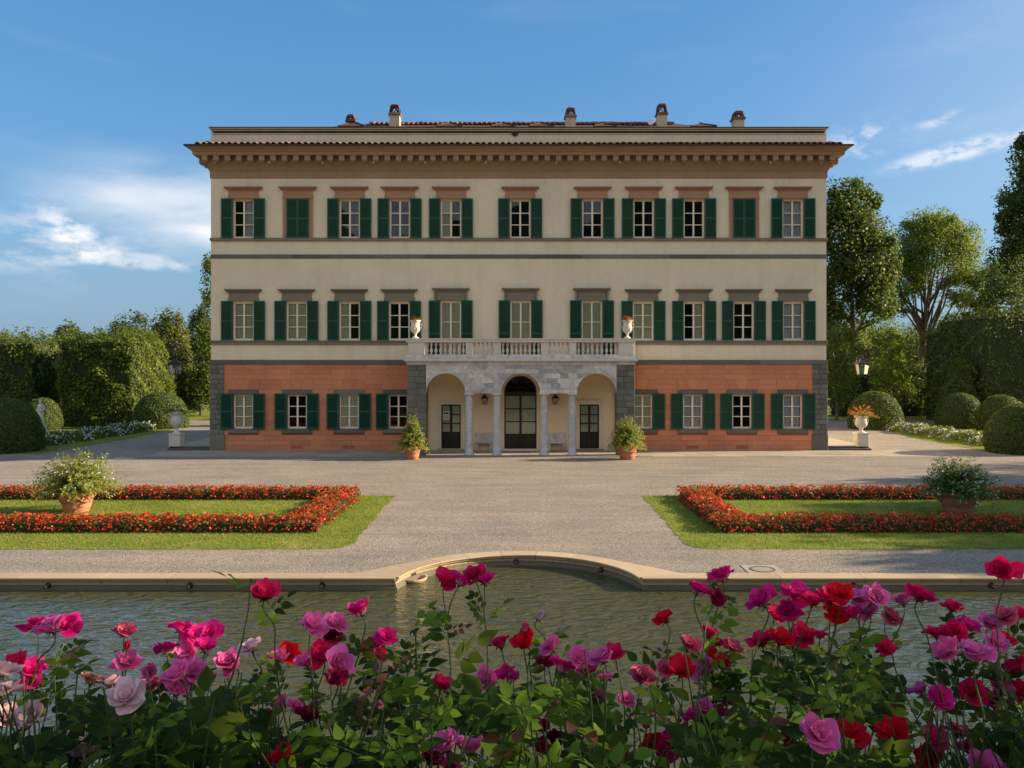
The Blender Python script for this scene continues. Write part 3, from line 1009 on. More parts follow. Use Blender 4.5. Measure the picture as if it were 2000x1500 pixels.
for parent, x0, x1 in ((red_l, fx(438), PXL-.22), (red_r, PXR+.22, fx(1587))):
    wins = [h for h in low_holes if x0-1 < (h[0]+h[1])/2 < x1+1]
    for r_ in range(17):
        z0_, z1_ = r_*ROW, (r_+1)*ROW
        zc = (z0_+z1_)/2
        cuts = []
        keyrow = KEY_Z0-ROW*.5 < zc < KEY_Z1+ROW*.3 and zc > fz(761)
        for h in wins:
            xc = (h[0]+h[1])/2
            if fz(846)+.01 < z1_ and z0_ < fz(761)-.01:
                if z0_ < fz(846)+.02 or z1_ > fz(761)-.02 or True:
                    cuts.append((xc-(.885 if (z1_ > L_Z1 or z0_ < L_Z0) else .80), xc+(.885 if (z1_ > L_Z1 or z0_ < L_Z0) else .80)))
            elif keyrow:
                cuts.append((xc-.95, xc+.95))
        cuts.sort()
        spans, x = [], x0
        for a, c in cuts:
            if a > x: spans.append((x, min(a, x1)))
            x = max(x, c)
        if x < x1: spans.append((x, x1))
        for a, c in spans:
            if c-a < .05: continue
            n = max(1, round((c-a)/1.25))
            e = [a]+[a+(c-a)*(k+(.25 if r_ % 2 and n > 1 else 0))/n for k in range(1, n)]+[c]
            for p, q in zip(e[:-1], e[1:]):
                MB().cbox(p+J/2, q-J/2, -.028, 0.0, z0_+J/2, z1_-J/2, .006).obj('wall_block', M['red'], parent)
    rows = [r_ for r_ in range(17) if KEY_Z0-ROW*.5 < (r_+.5)*ROW < KEY_Z1+ROW*.3 and (r_+.5)*ROW > fz(761)]
    if rows:
        kz0, kz1 = max(fz(761)+.004, rows[0]*ROW), (rows[-1]+1)*ROW
        for h in wins:
            xc = (h[0]+h[1])/2
            lo, hi = .22, .42
            for pl in ([(xc-lo+J, kz0), (xc+lo-J, kz0), (xc+hi-J, kz1-J/2), (xc-hi+J, kz1-J/2)],
                       [(xc-.945, kz0), (xc-lo-J, kz0), (xc-hi-J, kz1-J/2), (xc-.945, kz1-J/2)],
                       [(xc+lo+J, kz0), (xc+.945, kz0), (xc+.945, kz1-J/2), (xc+hi+J, kz1-J/2)]):
                pl = [(min(max(p[0], x0), x1), p[1]) for p in pl]
                red_block(parent, pl)
# small cellar vents
for c in (580, 681, 1353, 1450):
    v_ = MB()
    for k in range(4): v_.box(fx(c)-.36, fx(c)+.36, -.036, -.026, .12+.045*k, .15+.045*k)
    v_.obj('cellar_vent', M['red_joint'], villa)

# --- corner quoins
for s, xa, xb in ((-1, XL, fx(438)), (1, fx(1587), XR)):
    q_root = MB().box(xa, xb, -.02, 0.003, 0, G_TOP).obj('quoin_pier', M['grey_joint'], villa)
    base_h = fz(848)
    out = .05
    a, c = (xa-out-.02, xb+.05) if s < 0 else (xa-.05, xb+out+.02)
    MB().cbox(a, c, -.11, .6, 0, base_h-.01, .02).obj('quoin_stone', M['grey'], q_root)
    n = 14
    for r_ in range(n):
        z0_ = base_h+(G_TOP-base_h)*r_/n; z1_ = base_h+(G_TOP-base_h)*(r_+1)/n
        fr_ = .42 if r_ % 2 else .60
        if s > 0: fr_ = 1-fr_
        xm = xa+(xb-xa)*fr_
        o0, o1 = (xa-out, xb) if s < 0 else (xa, xb+out)
        MB().cbox(o0+.0, xm-.008, -.07, .5 if s < 0 else 0, z0_+.009, z1_-.009, .014).obj('quoin_stone', M['grey'], q_root)
        MB().cbox(xm+.008, o1, -.07, .5 if s > 0 else 0, z0_+.009, z1_-.009, .014).obj('quoin_stone', M['grey'], q_root)

# --- crowning cornice swept round three sides
def zo(py, o): return Z(py, VY-o)


prof = [(0.0, fz(348.5)), (.05, fz(348)), (.05, fz(336)), (.075, fz(335.5)), (.075, zo(333, .08)), (.12, zo(331, .12)), (.15, zo(327, .15)), (.17, zo(325.5, .17)),
        (.20, zo(324, .2)), (.28, zo(320, .28)), (.31, zo(317.5, .3)), (.34, zo(317, .34)), (.34, zo(303.5, .34)), (.74, zo(303, .74)), (.78, zo(300.5, .78)), (.78, zo(296, .78)),
        (.82, zo(295, .82)), (.87, zo(291, .87)), (.97, zo(287.5, .97)), (1.06, zo(285.5, 1.06)), (1.10, zo(284.5, 1.1))]
top_o, top_z = 1.10, zo(284.5, 1.1)


def sweep3(prof, name, mat):
    b_ = MB()
    def ring(o, z): return [(XL-o, DEPTH, z), (XL-o, -o, z), (XR+o, -o, z), (XR+o, DEPTH, z)]
    rs = [ring(o, z) for o, z in prof]
    for a, c in zip(rs[:-1], rs[1:]):
        for k in range(3): b_.poly([a[k], a[k+1], c[k+1], c[k]])
    return b_.obj(name, mat, villa)


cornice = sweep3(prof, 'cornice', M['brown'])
sweep3([(1.095, top_z-.005), (1.15, top_z+.01), (1.16, top_z+.085), (1.10, top_z+.085), (1.05, top_z+.03), (0.0, top_z+.22)], 'gutter', M['lead'])
mod = MB(); mz0, mz1 = zo(316.2, .55), zo(303.6, .6)
mod.prism_xy([(-.155, -.34), (.155, -.34), (.155, -.71), (-.155, -.71)][::-1], mz0+.06, mz1+.02)
mod.box(-.135, .135, -.66, -.34, mz0, mz0+.06)
mod_me = mod.mesh('modillion', M['brown'])
nm = 56
for i in range(nm):
    add('modillion', mod_me, cornice, (XL-.45+(XR-XL+.9)*(i+.5)/nm, 0, 0))
for s in (-1, 1):
    for k in range(5):
        add('modillion', mod_me, cornice, (XL if s < 0 else XR, .2+.66*k, 0), (0, 0, R(-90 if s < 0 else 90)))
lamp_b = MB().lathe([(.03, 0), (.04, .04), (.045, .12), (.0, .14)], 8).mesh('spotlight', M['white_paint'])
for px in (420, 526, 630, 730, 830, 949, 1087, 1210, 1310, 1405, 1505, 1603):
    add('spotlight', lamp_b, villa, (X(px, VY-.4), -.42, zo(319.5, .4)))

# eave tiles: each cover tile its own piece
def coppo(L=1.15, r=.145):
    b_ = MB(); seg = 7; rows = []
    for j, (y_, rr) in enumerate(((0, r), (L, r*.86))):
        for q, dr in ((0, 0), (1, -.022)):
            rows.append([(math.cos(math.pi*k/(seg-1))*(rr+dr), y_, math.sin(math.pi*k/(seg-1))*(rr+dr)*.95) for k in range(seg)])
    for r_ in rows: b_.v += r_
    def st(a, c, flip=False):
        for k in range(seg-1):
            f = (a*seg+k, a*seg+k+1, c*seg+k+1, c*seg+k)
            b_.f.append(f if not flip else f[::-1])
    st(0, 2); st(1, 3, True); st(0, 1, True)
    return b_.mesh('tile', M['tile'], True)


eave = MB(); eave.poly([(XL-1.05, -1.05, top_z+.1), (XR+1.05, -1.05, top_z+.1), (XR, 0, top_z+.38), (XL, 0, top_z+.38)])
eave.poly([(XL-1.05, -1.05, top_z+.1), (XL, 0, top_z+.38), (XL, DEPTH, top_z+.38), (XL-1.05, DEPTH, top_z+.1)])
eave.poly([(XR+1.05, -1.05, top_z+.1), (XR+1.05, DEPTH, top_z+.1), (XR, DEPTH, top_z+.38), (XR, 0, top_z+.38)])
eave = eave.obj('eave', M['ridge_tile'], villa)
tile_me = coppo()
slope = math.atan2(.28, 1.05)
nt_ = 102
for i in range(nt_):
    x = XL-.55+(XR-XL+1.1)*(i+.5)/nt_
    add('tile', tile_me, eave, (x+random.uniform(-.02, .02), -1.10, top_z+.085+random.uniform(-.008, .008)), (slope, 0, R(random.uniform(-2, 2))))
for s in (-1, 1):
    for k in range(8):
        add('tile', tile_me, eave, ((XL-1.1) if s < 0 else (XR+1.1), -.35+.33*k, top_z+.085), (slope, 0, R(-90 if s < 0 else 90)))

# parapet
pz0, pz1 = fz(279), fz(250)
PIN = 0.14
par = MB(); par.box(XL+PIN, XR-PIN, .02, .5, pz0-.3, fz(262.5))
par = par.obj('parapet', M['parapet'], villa)
for k, (za, zb, o) in enumerate(((263, 260, .05), (260, 256.5, .02), (256.5, 253, .08), (253, 250.8, .18))):
    MB().box(XL+PIN-o, XR-PIN+o, .02-o, .5+o, fz(za), fz(zb)).obj('coping_course', M['parapet'], par)
MB().box(XL+PIN-.22, XR-PIN+.22, -.20, .7, fz(250.8), fz(249.6)).obj('coping_course', M['ridge_tile'], par)
for s, x in ((-1, XL+PIN), (1, XR-PIN)):
    MB().box(min(x, x-s*.4), max(x, x-s*.4), .55, DEPTH, pz0-.3, fz(252)).obj('parapet_return', M['parapet'], villa)
hole = MB().lathe([(.20, -.012), (.20, .02), (.14, .02), (.14, -.012)], 20, close=False).mesh('drain_ring', M['lead'])
o = add('drain_ring', hole, villa, (fx(1006), -.03, fz(260)), (R(90), 0, 0))
o = add('drain_mouth', MB().lathe([(.145, 0), (.145, .004), (0, .004)], 20, close=False).mesh('drain_mouth', M['dark_room']), villa, (fx(1006), -.035, fz(260)), (R(90), 0, 0))  # flat dark disc in place of the shaded hole

# main hipped roof
RY, RZ = 8.4, Z(241.5, VY+8.4)
ez = fz(258)
rl, rr = X(722, VY+RY), X(1318, VY+RY)
rf = MB()
A_, B_, C_, D_ = (XL+.5, .75, ez), (XR-.5, .75, ez), (XR-.5, DEPTH-.7, ez), (XL+.5, DEPTH-.7, ez)
E_, G_ = (rl, RY, RZ), (rr, RY, RZ)
rf.poly([A_, B_, G_, E_]); rf.poly([B_, C_, G_]); rf.poly([C_, D_, E_, G_]); rf.poly([D_, A_, E_])
roof = rf.obj('roof', M['ridge_tile'], villa)
# upper rows of cover tiles just under the ridge, the only ones in sight
up = coppo(.55, .12); sl2 = math.atan2(RZ-ez, RY-.75)
V_, F_ = [], []
tb2 = MB()
for i in range(62):
    x = rl+.2+(rr-rl-.4)*(i+.5)/62
    add('tile', up, roof, (x, RY-1.0-random.uniform(0, .08), RZ-1.0*math.tan(sl2)+.02), (sl2, 0, R(random.uniform(-3, 3))))
    add('tile', up, roof, (x+random.uniform(-.03, .03), RY-.55, RZ-.55*math.tan(sl2)+.05), (sl2, 0, R(random.uniform(-3, 3))))
rid = coppo(.62, .15)
for i in range(int((rr-rl)/.55)):
    add('ridge_tile', rid, roof, (rl+.55*i, RY, RZ-.02+random.uniform(0, .03)), (0, 0, R(-90)))


def dormer(px, pk, wpx, Y_):
    yl = Y_-VY
    zp = Z(pk, Y_); w_ = wpx*Y_/F; zb = Z(251, Y_)
    d_ = MB()
    x = X(px, Y_)
    ap = (x, yl+.5, zp)
    q = [(x-w_/2, yl-.6, zb), (x+w_/2, yl-.6, zb), (x+w_/2, yl+1.4, zb), (x-w_/2, yl+1.4, zb)]
    for k in range(4): d_.poly([q[k], q[(k+1) % 4], ap])
    for k in range(4):
        d_.poly([(q[k][0], q[k][1], zb-.8), (q[(k+1) % 4][0], q[(k+1) % 4][1], zb-.8), q[(k+1) % 4], q[k]])
    o = d_.obj('dormer', M['ridge_tile'], villa)
    f = MB(); f.lathe([(.09, 0), (.11, .08), (.02, .16)], 8, (ap[0], ap[1], zp-.05)); f.obj('finial', M['ridge_tile'], o)
    for k in (0, 1):
        hp = MB(); hp.tube([q[k], ap], .06, 6); hp.obj('hip_tile', M['ridge_tile'], o)


for a in ((879, 235, 50, 53), (983, 235.5, 48, 53), (1057, 235, 48, 53), (1181, 237.5, 46, 53), (1371, 237, 50, 53)): dormer(*a)


def chimney(px, top, base, wpx, Y_, stack=True):
    k = Y_/F; w_ = wpx*k*.93; x = X(px, Y_); yl = Y_-VY
    zt, zb = Z(top, Y_), Z(base, Y_)
    zc = zt-(zt-zb)*(.50 if stack else .9)
    c = MB(); c.box(x-w_/2, x+w_/2, yl-w_/2, yl+w_/2, zb-2.0, zc)
    o = c.obj('chimney', M['parapet'] if stack else M['ridge_tile'], villa)
    cp = MB()
    cp.box(x-w_*.62, x+w_*.62, yl-w_*.62, yl+w_*.62, zc, zc+.09); cp.box(x-w_*.56, x+w_*.56, yl-w_*.56, yl+w_*.56, zc+.09, zc+.16)
    cp.obj('collar', M['tile'], o)
    zl = zc+.16; h = zt-zl-.05
    for sx in (-1, 1):
        for sy in (-1, 1):
            t_ = MB(); ax, ay = x+sx*w_*.46, yl+sy*w_*.46
            t_.tube([(ax, ay, zl), (ax-sx*w_*.10, ay-sy*w_*.10, zl+h)], .065, 4); t_.obj('cap_post', M['ridge_tile'], o)
    for sy in (-1, 1):
        for sx in (-1, 1):
            t_ = MB(); t_.tube([(x+sx*w_*.40, yl+sy*w_*.46, zl), (x+sx*.02, yl+sy*w_*.40, zl+h*.85)], .045, 4); t_.obj('cap_tile', M['ridge_tile'], o)
    t_ = MB(); t_.box(x-w_*.42, x+w_*.42, yl-w_*.45, yl+w_*.45, zl+h, zl+h+.07); t_.box(x-w_*.30, x+w_*.30, yl-w_*.5, yl+w_*.5, zl+h+.07, zl+h+.11); t_.obj('cap_slab', M['tile'], o)
    return o


chimney(772, 208.5, 246, 21, 55); chimney(1114, 214.5, 248, 21, 54); chimney(1292, 206.5, 246, 20, 55); chimney(1441, 221, 250, 22, 54)
chimney(686, 227, 241, 17, 53.4, False); dormer(690, 234, 50, 53)
ds = MB(); ds.lathe([(0, -.02), (.12, 0.0), (.21, .05), (.20, .055), (.11, .012), (0, 0)], 18, close=False)
o = add('satellite_dish', ds.mesh('satellite_dish', M['curtain_and_sky'], True), villa, (X(1272, 54), 6.0, Z(239, 54)), (R(75), 0, R(-25)))
MB().tube([(X(1273, 54), 6.05, Z(252, 54)), (X(1273, 54), 6.05, Z(239, 54))], .025, 6).obj('dish_pole', M['iron'], villa)

# ------------------------------------------------------------------ entrance porch
PY = VY+PF
def gx(px): return X(px, PY)
def gz(py): return Z(py, PY)
TH = .46                                    # thickness of the marble front
ARCHES = [(gx(870.5), gx(908.5)-gx(870.5)), (gx(1017), gx(1055)-gx(1017)), (gx(1165), gx(1203.5)-gx(1165))]
SPR, W_TOP = gz(767.5), gz(712)
AR = [r for c, r in ARCHES]
rmean = sum(AR)/3
ARCHES = [(c, rmean) for c, r in ARCHES]
atop = SPR+rmean
# stone piers at both ends
for s, a, c in ((-1, gx(795), gx(831.5)), (1, gx(1204.5), gx(1240))):
    pier = MB().box(a+.03, c-.03, PF+.04, PF+.58, 0, W_TOP).obj('porch_pier', M['grey_joint'], villa)
    n = 15
    for r_ in range(n):
        z0_, z1_ = W_TOP*r_/n, W_TOP*(r_+1)/n
        f = (.38, .62, .5)[r_ % 3]; xm = a+(c-a)*f
        for p, q in ((a, xm), (xm, c)):
            MB().cbox(p+.005, q-.005, PF-.005+random.uniform(-.008, .008), PF+.62, z0_+.005, z1_-.005, .012).obj('pier_stone', M['grey'], pier)
    # side wall of the porch with an arched opening, drawn in the y,z plane
    xo, xi = (a+.12, c-.35) if s < 0 else (a+.35, c-.12)
    sw = MB(); y0_, y1_ = PF+.62, 0.0
    yc, rad = (y0_+y1_)/2-.08, 1.0; zs_ = SPR
    def sp_(yz): return [(xo, yz[0], yz[1]), (xi, yz[0], yz[1])]
    poly_l = [(y0_, 0), (yc-rad, 0)] + [(yc-rad*math.cos(math.pi*k/24), zs_+rad*math.sin(math.pi*k/24)) for k in range(13)] + [(yc, W_TOP), (y0_, W_TOP)]
    poly_r = [(y1_, 0), (y1_, W_TOP), (yc, W_TOP)] + [(yc+rad*math.sin(math.pi*k/24), zs_+rad*math.cos(math.pi*k/24)) for k in range(13)] + [(yc+rad, 0)]
    for pl in (poly_l, poly_r):
        k_ = len(pl); n0 = len(sw.v)
        sw.v += [(xo, p[0], p[1]) for p in pl]+[(xi, p[0], p[1]) for p in pl]
        sw.f.append(tuple(range(n0, n0+k_))); sw.f.append(tuple(range(n0+2*k_-1, n0+k_-1, -1)))
        for i in range(k_):
            j = (i+1) % k_; sw.f.append((n0+i, n0+j, n0+k_+j, n0+k_+i))
    side = sw.obj('porch_side_wall', M['marble'], villa)
    MB().box(xo-.05, xi+.05, y0_+.01, yc-rad+.05, SPR-.12, SPR).obj('impost', M['white_stone'], side)
    MB().box(xo-.05, xi+.05, yc+rad-.05, -.01, SPR-.12, SPR).obj('impost', M['white_stone'], side)

# marble front, course by course, cut round the arches
front = MB().box(gx(832), gx(1204), PF+.12, PF+TH-.04, atop+.02, W_TOP).obj('porch_front', M['marble'], villa)
rows_z = [SPR+(atop-SPR)*k/4 for k in range(5)]+[atop+(W_TOP-atop)*k/2 for k in (1, 2)]
FX0, FX1 = gx(832), gx(1204.5)


def solid_spans(z):
    """solid x-intervals of the front at height z"""
    cuts = []
    for c, r in ARCHES:
        d = z-SPR
        if d < r-1e-9:
            hw = math.sqrt(max(0, r*r-d*d)); cuts.append((c-hw, c+hw))
    out, x = [], FX0
    for a, c in cuts:
        out.append((x, a)); x = c
    out.append((x, FX1))
    return out


for ri in range(len(rows_z)-1):
    z0_, z1_ = rows_z[ri]+.003, rows_z[ri+1]-.003
    zz = [z0_+(z1_-z0_)*k/6 for k in range(7)]
    prof_ = [solid_spans(z) for z in zz]
    if len(prof_[0]) == 4 and len(prof_[-1]) == 1:
        prof_[-1] = solid_spans(min(z1_, atop-1e-3))
    ns = len(prof_[0])
    for si in range(ns):
        L0, R0 = [p[si][0] for p in prof_], [p[si][1] for p in prof_]
        if max(R0)-min(L0) < .03: continue
        a, c = max(L0), min(R0)
        n = max(1, int(round((max(R0)-min(L0))/ (.62 if ns > 1 else 1.05))))
        if c-a < .25: n = 1
        inner = [a+(c-a)*(k+(.18 if ri % 2 else -.1)*(n > 1))/n for k in range(1, n)]
        edges = [L0]+[[e]*7 for e in inner]+[R0]
        for le, re in zip(edges[:-1], edges[1:]):
            poly_ = [(le[0]+.002, zz[0]), (re[0]-.002, zz[0])]+[(re[k]-.002, zz[k]) for k in range(1, 7)]+[(le[k]+.002, zz[k]) for k in range(6, 0, -1)]
            MB().prism_xz(poly_, PF+random.uniform(0, .012), PF+TH).obj('marble_block', M['marble'], front)
# lintels between the column pairs
COLX = [gx(915.5), gx(970), gx(1063), gx(1118)]
for a, c in ((ARCHES[0][0]+rmean, ARCHES[1][0]-rmean), (ARCHES[1][0]+rmean, ARCHES[2][0]-rmean)):
    MB().cbox(a-.02, c+.02, PF-.03, PF+TH+.02, SPR-.03, SPR+.16, .01).obj('lintel', M['marble'], villa)

# ledge, parapet of the balcony, balusters
def ring_course(o, za, zb, name, mat, parent=villa, inner=.5):
    b_ = MB()
    b_.box(gx(795)-o, gx(1240)+o, PF-o, PF+inner, za, zb)
    b_.box(gx(795)-o, gx(795)+inner+.3, PF+inner, -.005, za, zb)
    b_.box(gx(1240)-inner-.3, gx(1240)+o, PF+inner, -.005, za, zb)
    return b_.obj(name, mat, parent)


ring_course(.02, W_TOP, W_TOP+.12, 'porch_ledge', M['marble'])
ring_course(.10, W_TOP+.12, W_TOP+.20, 'porch_ledge', M['marble'])
ring_course(.17, W_TOP+.20, W_TOP+.30, 'porch_ledge', M['white_stone'])
ring_course(.03, W_TOP+.30, gz(692.5), 'porch_ledge', M['marble'])
MB().box(gx(797), gx(1238), PF+.3, -.003, W_TOP-.02, W_TOP+.22).obj('balcony_floor', M['pave'], villa)
bal = ring_course(.05, gz(668.5), gz(661.5), 'balustrade', M['white_stone'], inner=.32)
ring_course(.09, gz(663.5), gz(660.8), 'rail', M['white_stone'], bal, inner=.36)
bz0, bz1 = gz(692.5), gz(668.5); bh = bz1-bz0
bp = [(.07, 0), (.07, .05), (.04, .07), (.035, .12), (.075, .24), (.085, .32), (.06, .46), (.036, .58), (.034, .66), (.055, .70), (.05, .74), (.07, .75), (.07, 1.0)]
bm_ = MB().lathe([(r, z*bh if z < 1 else bh) for r, z in bp], 10).mesh('baluster', M['white_stone'], True)
piers = [(797, 828.5), (909.5, 923), (964, 978), (1056.5, 1070.5), (1112.5, 1126), (1208, 1240)]
for a, c in piers:
    o = MB().cbox(gx(a), gx(c), PF+.0, PF+.32, bz0, bz1, .01)
    o.cbox(gx(a)+.07, gx(c)-.07, PF-.012, PF, bz0+.08, bz1-.08, .01)
    o.obj('pedestal', M['white_stone'], bal)
for (a, c), n in zip(((828.5, 909.5), (923, 964), (978, 1056.5), (1070.5, 1112.5), (1126, 1208)), (9, 5, 9, 5, 9)):
    for k in range(n):
        add('baluster', bm_, bal, (gx(a)+(gx(c)-gx(a))*(k+.5)/n, PF+.16, bz0))
for s, xb in ((-1, gx(795)+.2), (1, gx(1240)-.2)):
    for k in range(7): add('baluster', bm_, bal, (xb, PF+.6+.34*k, bz0))

# columns
cz0, cz1 = .03, SPR-.035
ch = cz1-cz0
cprof = [(.28, 0), (.28, .05), (.245, .07), (.232, .11), (.232, .13)]+[(.226-.03*(t/10)**1.6, .13+(ch-.32)*t/10) for t in range(11)]+[(.20, ch-.17), (.20, ch-.14), (.18, ch-.12), (.235, ch-.06), (.25, ch-.05)]
col_me = MB().lathe(cprof, 28).mesh('column', M['column'], True)
for x in COLX:
    o = add('column', col_me, villa, (x, PF+.24, cz0))
    MB().box(-.27, .27, -.27, .27, ch-.05, ch+.003).obj('abacus', M['white_stone'], o)
    MB().box(-.28, .28, -.28, .28, -.03, .0).obj('plinth', M['marble'], o)

# back wall of the porch, floor and ceiling
bw = MB()
dz0, dz1 = fz(871), fz(765.5); rdoor = (DOOR_C[1]-DOOR_C[0])/2; xdc = (DOOR_C[0]+DOOR_C[1])/2
bh_ = holed_wall(PXL-.2, PXR+.2, 0, fz(765.5), [(DOOR_C[0], DOOR_C[1], 0.05, fz(765.5)), (DOOR_L[0], DOOR_L[1], .12, fz(790)), (DOOR_R[0], DOOR_R[1], .12, fz(790))], .12, -.02)
n = 24
for s in (-1, 1):
    pl = [(xdc+s*rdoor*math.cos(math.pi/2*k/n), fz(765.5)+rdoor*math.sin(math.pi/2*k/n)) for k in range(n+1)]
    xe = PXL-.2 if s < 0 else PXR+.2
    zt = W_TOP-.02
    for (xa, za), (xb, zb) in zip(pl[:-1], pl[1:]):
        bh_.poly([(xa, -.02, za), (xb, -.02, zb), (xb, -.02, zt), (xa, -.02, zt)])
        bh_.poly([(xa, -.02, za), (xa, .12, za), (xb, .12, zb), (xb, -.02, zb)])
    bh_.poly([(xe, -.02, fz(765.5)), (pl[0][0], -.02, fz(765.5)), (pl[0][0], -.02, zt), (xe, -.02, zt)])
bh_.obj('porch_back_wall', M['portico_plaster'], villa)
MB().box(gx(830), gx(1206), PF+TH, -.02, W_TOP-.12, W_TOP-.03).obj('porch_ceiling', M['portico_plaster'], villa)
fl = MB().box(gx(795)-.25, gx(1240)+.25, PF-.35, -.03, -.02, .022).obj('porch_floor', M['step'], villa)
for i in range(13):
    for j in range(3):
        xa = gx(795)-.22+(gx(1240)-gx(795)+.44)*i/13; xb = gx(795)-.22+(gx(1240)-gx(795)+.44)*(i+1)/13
        ya, yb = PF-.33+1.1*j, PF-.33+1.1*(j+1)
        MB().box(xa+.006, xb-.006, ya+.006, min(yb-.006, -.04), .0, .030+random.uniform(0, .003)).obj('floor_slab', M['pave'], fl)
# pilasters on the back wall behind the columns
for px in (931, 966.5, 1070, 1101): pass
for a, c in ((fx(906), fx(914)), (fx(1118), fx(1126))):
    MB().box(a, c, -.07, -.021, 0, SPR).obj('pilaster', M['door_stone'], villa)
# arch moulding round the main door
am = MB(); r0, r1 = rdoor+.005, rdoor+.13
for k in range(30):
    t0, t1 = math.pi*k/30, math.pi*(k+1)/30
    q = lambda r, t_, y: (xdc+r*math.cos(t_), y, fz(765.5)+r*math.sin(t_))
    am.poly([q(r0, t0, -.07), q(r1, t0, -.07), q(r1, t1, -.07), q(r0, t1, -.07)][::-1])
    am.poly([q(r1, t0, -.07), q(r1, t0, -.02), q(r1, t1, -.02), q(r1, t1, -.07)][::-1])
    am.poly([q(r0, t0, -.07), q(r0, t1, -.07), q(r0, t1, -.02), q(r0, t0, -.02)][::-1])
am.box(xdc-r1, xdc-r0, -.07, -.021, .05, fz(765.5)); am.box(xdc+r0, xdc+r1, -.07, -.021, .05, fz(765.5))
am.obj('door_surround', M['door_stone'], villa)
for a, c in (DOOR_L, DOOR_R):
    d_ = MB(); z1_ = fz(790)
    d_.box(a-.24, a-.004, -.08, -.021, 0, z1_); d_.box(c+.004, c+.24, -.08, -.021, 0, z1_); d_.box(a-.24, c+.24, -.08, -.021, z1_+.004, z1_+.24)
    d_.box(a-.24, a-.16, -.11, -.081, 0, z1_+.16); d_.box(c+.16, c+.24, -.11, -.081, 0, z1_+.16); d_.box(a-.24, c+.24, -.11, -.081, z1_+.16, z1_+.25)
    d_.obj('door_surround', M['door_stone'], villa)
    MB().box(a-.24, c+.24, -.25, -.02, .02, .115).obj('door_step', M['pave'], villa)


def double_door(x0, x1, z0, z1, glass_from, rows, name='door'):
    """black framed double door with glazing above solid panels; returns the part"""
    b_ = MB(); w = x1-x0; xm = (x0+x1)/2; st = .07; y0_, y1_ = .03, .09
    b_.box(x0, x0+st, y0_, y1_, z0, z1); b_.box(x1-st, x1, y0_, y1_, z0, z1); b_.box(xm-st*.9, xm+st*.9, y0_-.015, y1_, z0, z1)
    b_.box(x0+st, x1-st, y0_, y1_, z1-st, z1)
    zg = z0+(z1-z0)*glass_from
    b_.box(x0+st, x1-st, y0_+.02, y1_-.01, z0, zg)
    for s in (-1, 1):
        a, c = sorted((xm+s*(st+.05), (x0+st+.05) if s < 0 else (x1-st-.05)))
        b_.cbox(a, c, y0_+.005, y0_+.02, z0+.12, zg-.08, .02)
    zs_ = [zg+(z1-st-zg)*k/rows for k in range(rows+1)]
    for z_ in zs_[:-1]: b_.box(x0+st, x1-st, y0_+.003, y1_-.005, z_-.025, z_+.025)
    o = b_.obj(name, M['black'], villa)
    for s in (-1, 1):
        a, c = (x0+st, xm-st*.9) if s < 0 else (xm+st*.9, x1-st)
        for k in range(rows):
            add('pane', MB().poly([(a, .06, zs_[k]+.025), (c, .06, zs_[k]+.025), (c, .06, zs_[k+1]-.025), (a, .06, zs_[k+1]-.025)]).mesh('pane', M['glass']), o)
        i_ = MB(); i_.box(a, c, .13, .15, zg, z1)
        m_ = (a+c)/2
        i_.box(a+.04, m_-.03, .118, .13, zg+.05, z1-.1); i_.box(m_+.03, c-.04, .118, .13, zg+.05, z1-.1)
        i_.obj('inner_shutter', M['pale_inner'], o)
    return o


mdoor = double_door(DOOR_C[0], DOOR_C[1], .12, fz(771), .265, 3)
double_door(DOOR_L[0], DOOR_L[1], .12, fz(790), .37, 3); double_door(DOOR_R[0], DOOR_R[1], .12, fz(790), .37, 3)
# fanlight
fan = MB(); zf = fz(765.5)
fan.box(DOOR_C[0], DOOR_C[1], .02, .10, fz(771)+.002, zf+.02)
def arcbar(r0, r1, ya, yb):
    for k in range(28):
        t0, t1 = math.pi*k/28, math.pi*(k+1)/28
        p = [(xdc+r*math.cos(t_), zf+r*math.sin(t_)) for r, t_ in ((r0, t0), (r1, t0), (r1, t1), (r0, t1))]
        fan.poly([(a, ya, c) for a, c in p][::-1])
        fan.poly([(p[0][0], ya, p[0][1]), (p[0][0], yb, p[0][1]), (p[3][0], yb, p[3][1]), (p[3][0], ya, p[3][1])][::-1])
arcbar(rdoor-.09, rdoor, .02, .10); arcbar(.27, .32, .03, .08); arcbar(.10, .13, .03, .08)
for k in range(1, 7):
    t_ = math.pi*k/7
    fan.tube([(xdc+.3*math.cos(t_), .05, zf+.3*math.sin(t_)), (xdc+(rdoor-.05)*math.cos(t_), .05, zf+(rdoor-.05)*math.sin(t_))], .02, 4)
fo = fan.obj('fanlight', M['black'], villa)
add('pane', MB().poly([(xdc+(rdoor-.06)*math.cos(math.pi*k/24), .06, zf+.01+(rdoor-.06)*math.sin(math.pi*k/24)) for k in range(25)]).mesh('pane', M['glass']), fo)
MB().box(DOOR_C[0]-.12, DOOR_C[1]+.12, -.45, -.02, .02, .12).obj('door_step', M['door_stone'], villa)

# notice on the left door
nt_o = thing('paper_notice', 'printed paper notice on the left porch door pane', 'notice', (fx(871.5), VY+.02, fz(820)))
MB().box(-.19, .19, -.004, .0, 0, .50).obj('sheet', M['paper'], nt_o)
MB().box(-.13, .13, -.007, -.0045, .34, .44).obj('printed_picture', M['dark_room'], nt_o)
for k in range(5): MB().box(-.13, .13-.04*(k % 2), -.007, -.0045, .06+.05*k, .075+.05*k).obj('text_line', M['iron'], nt_o)

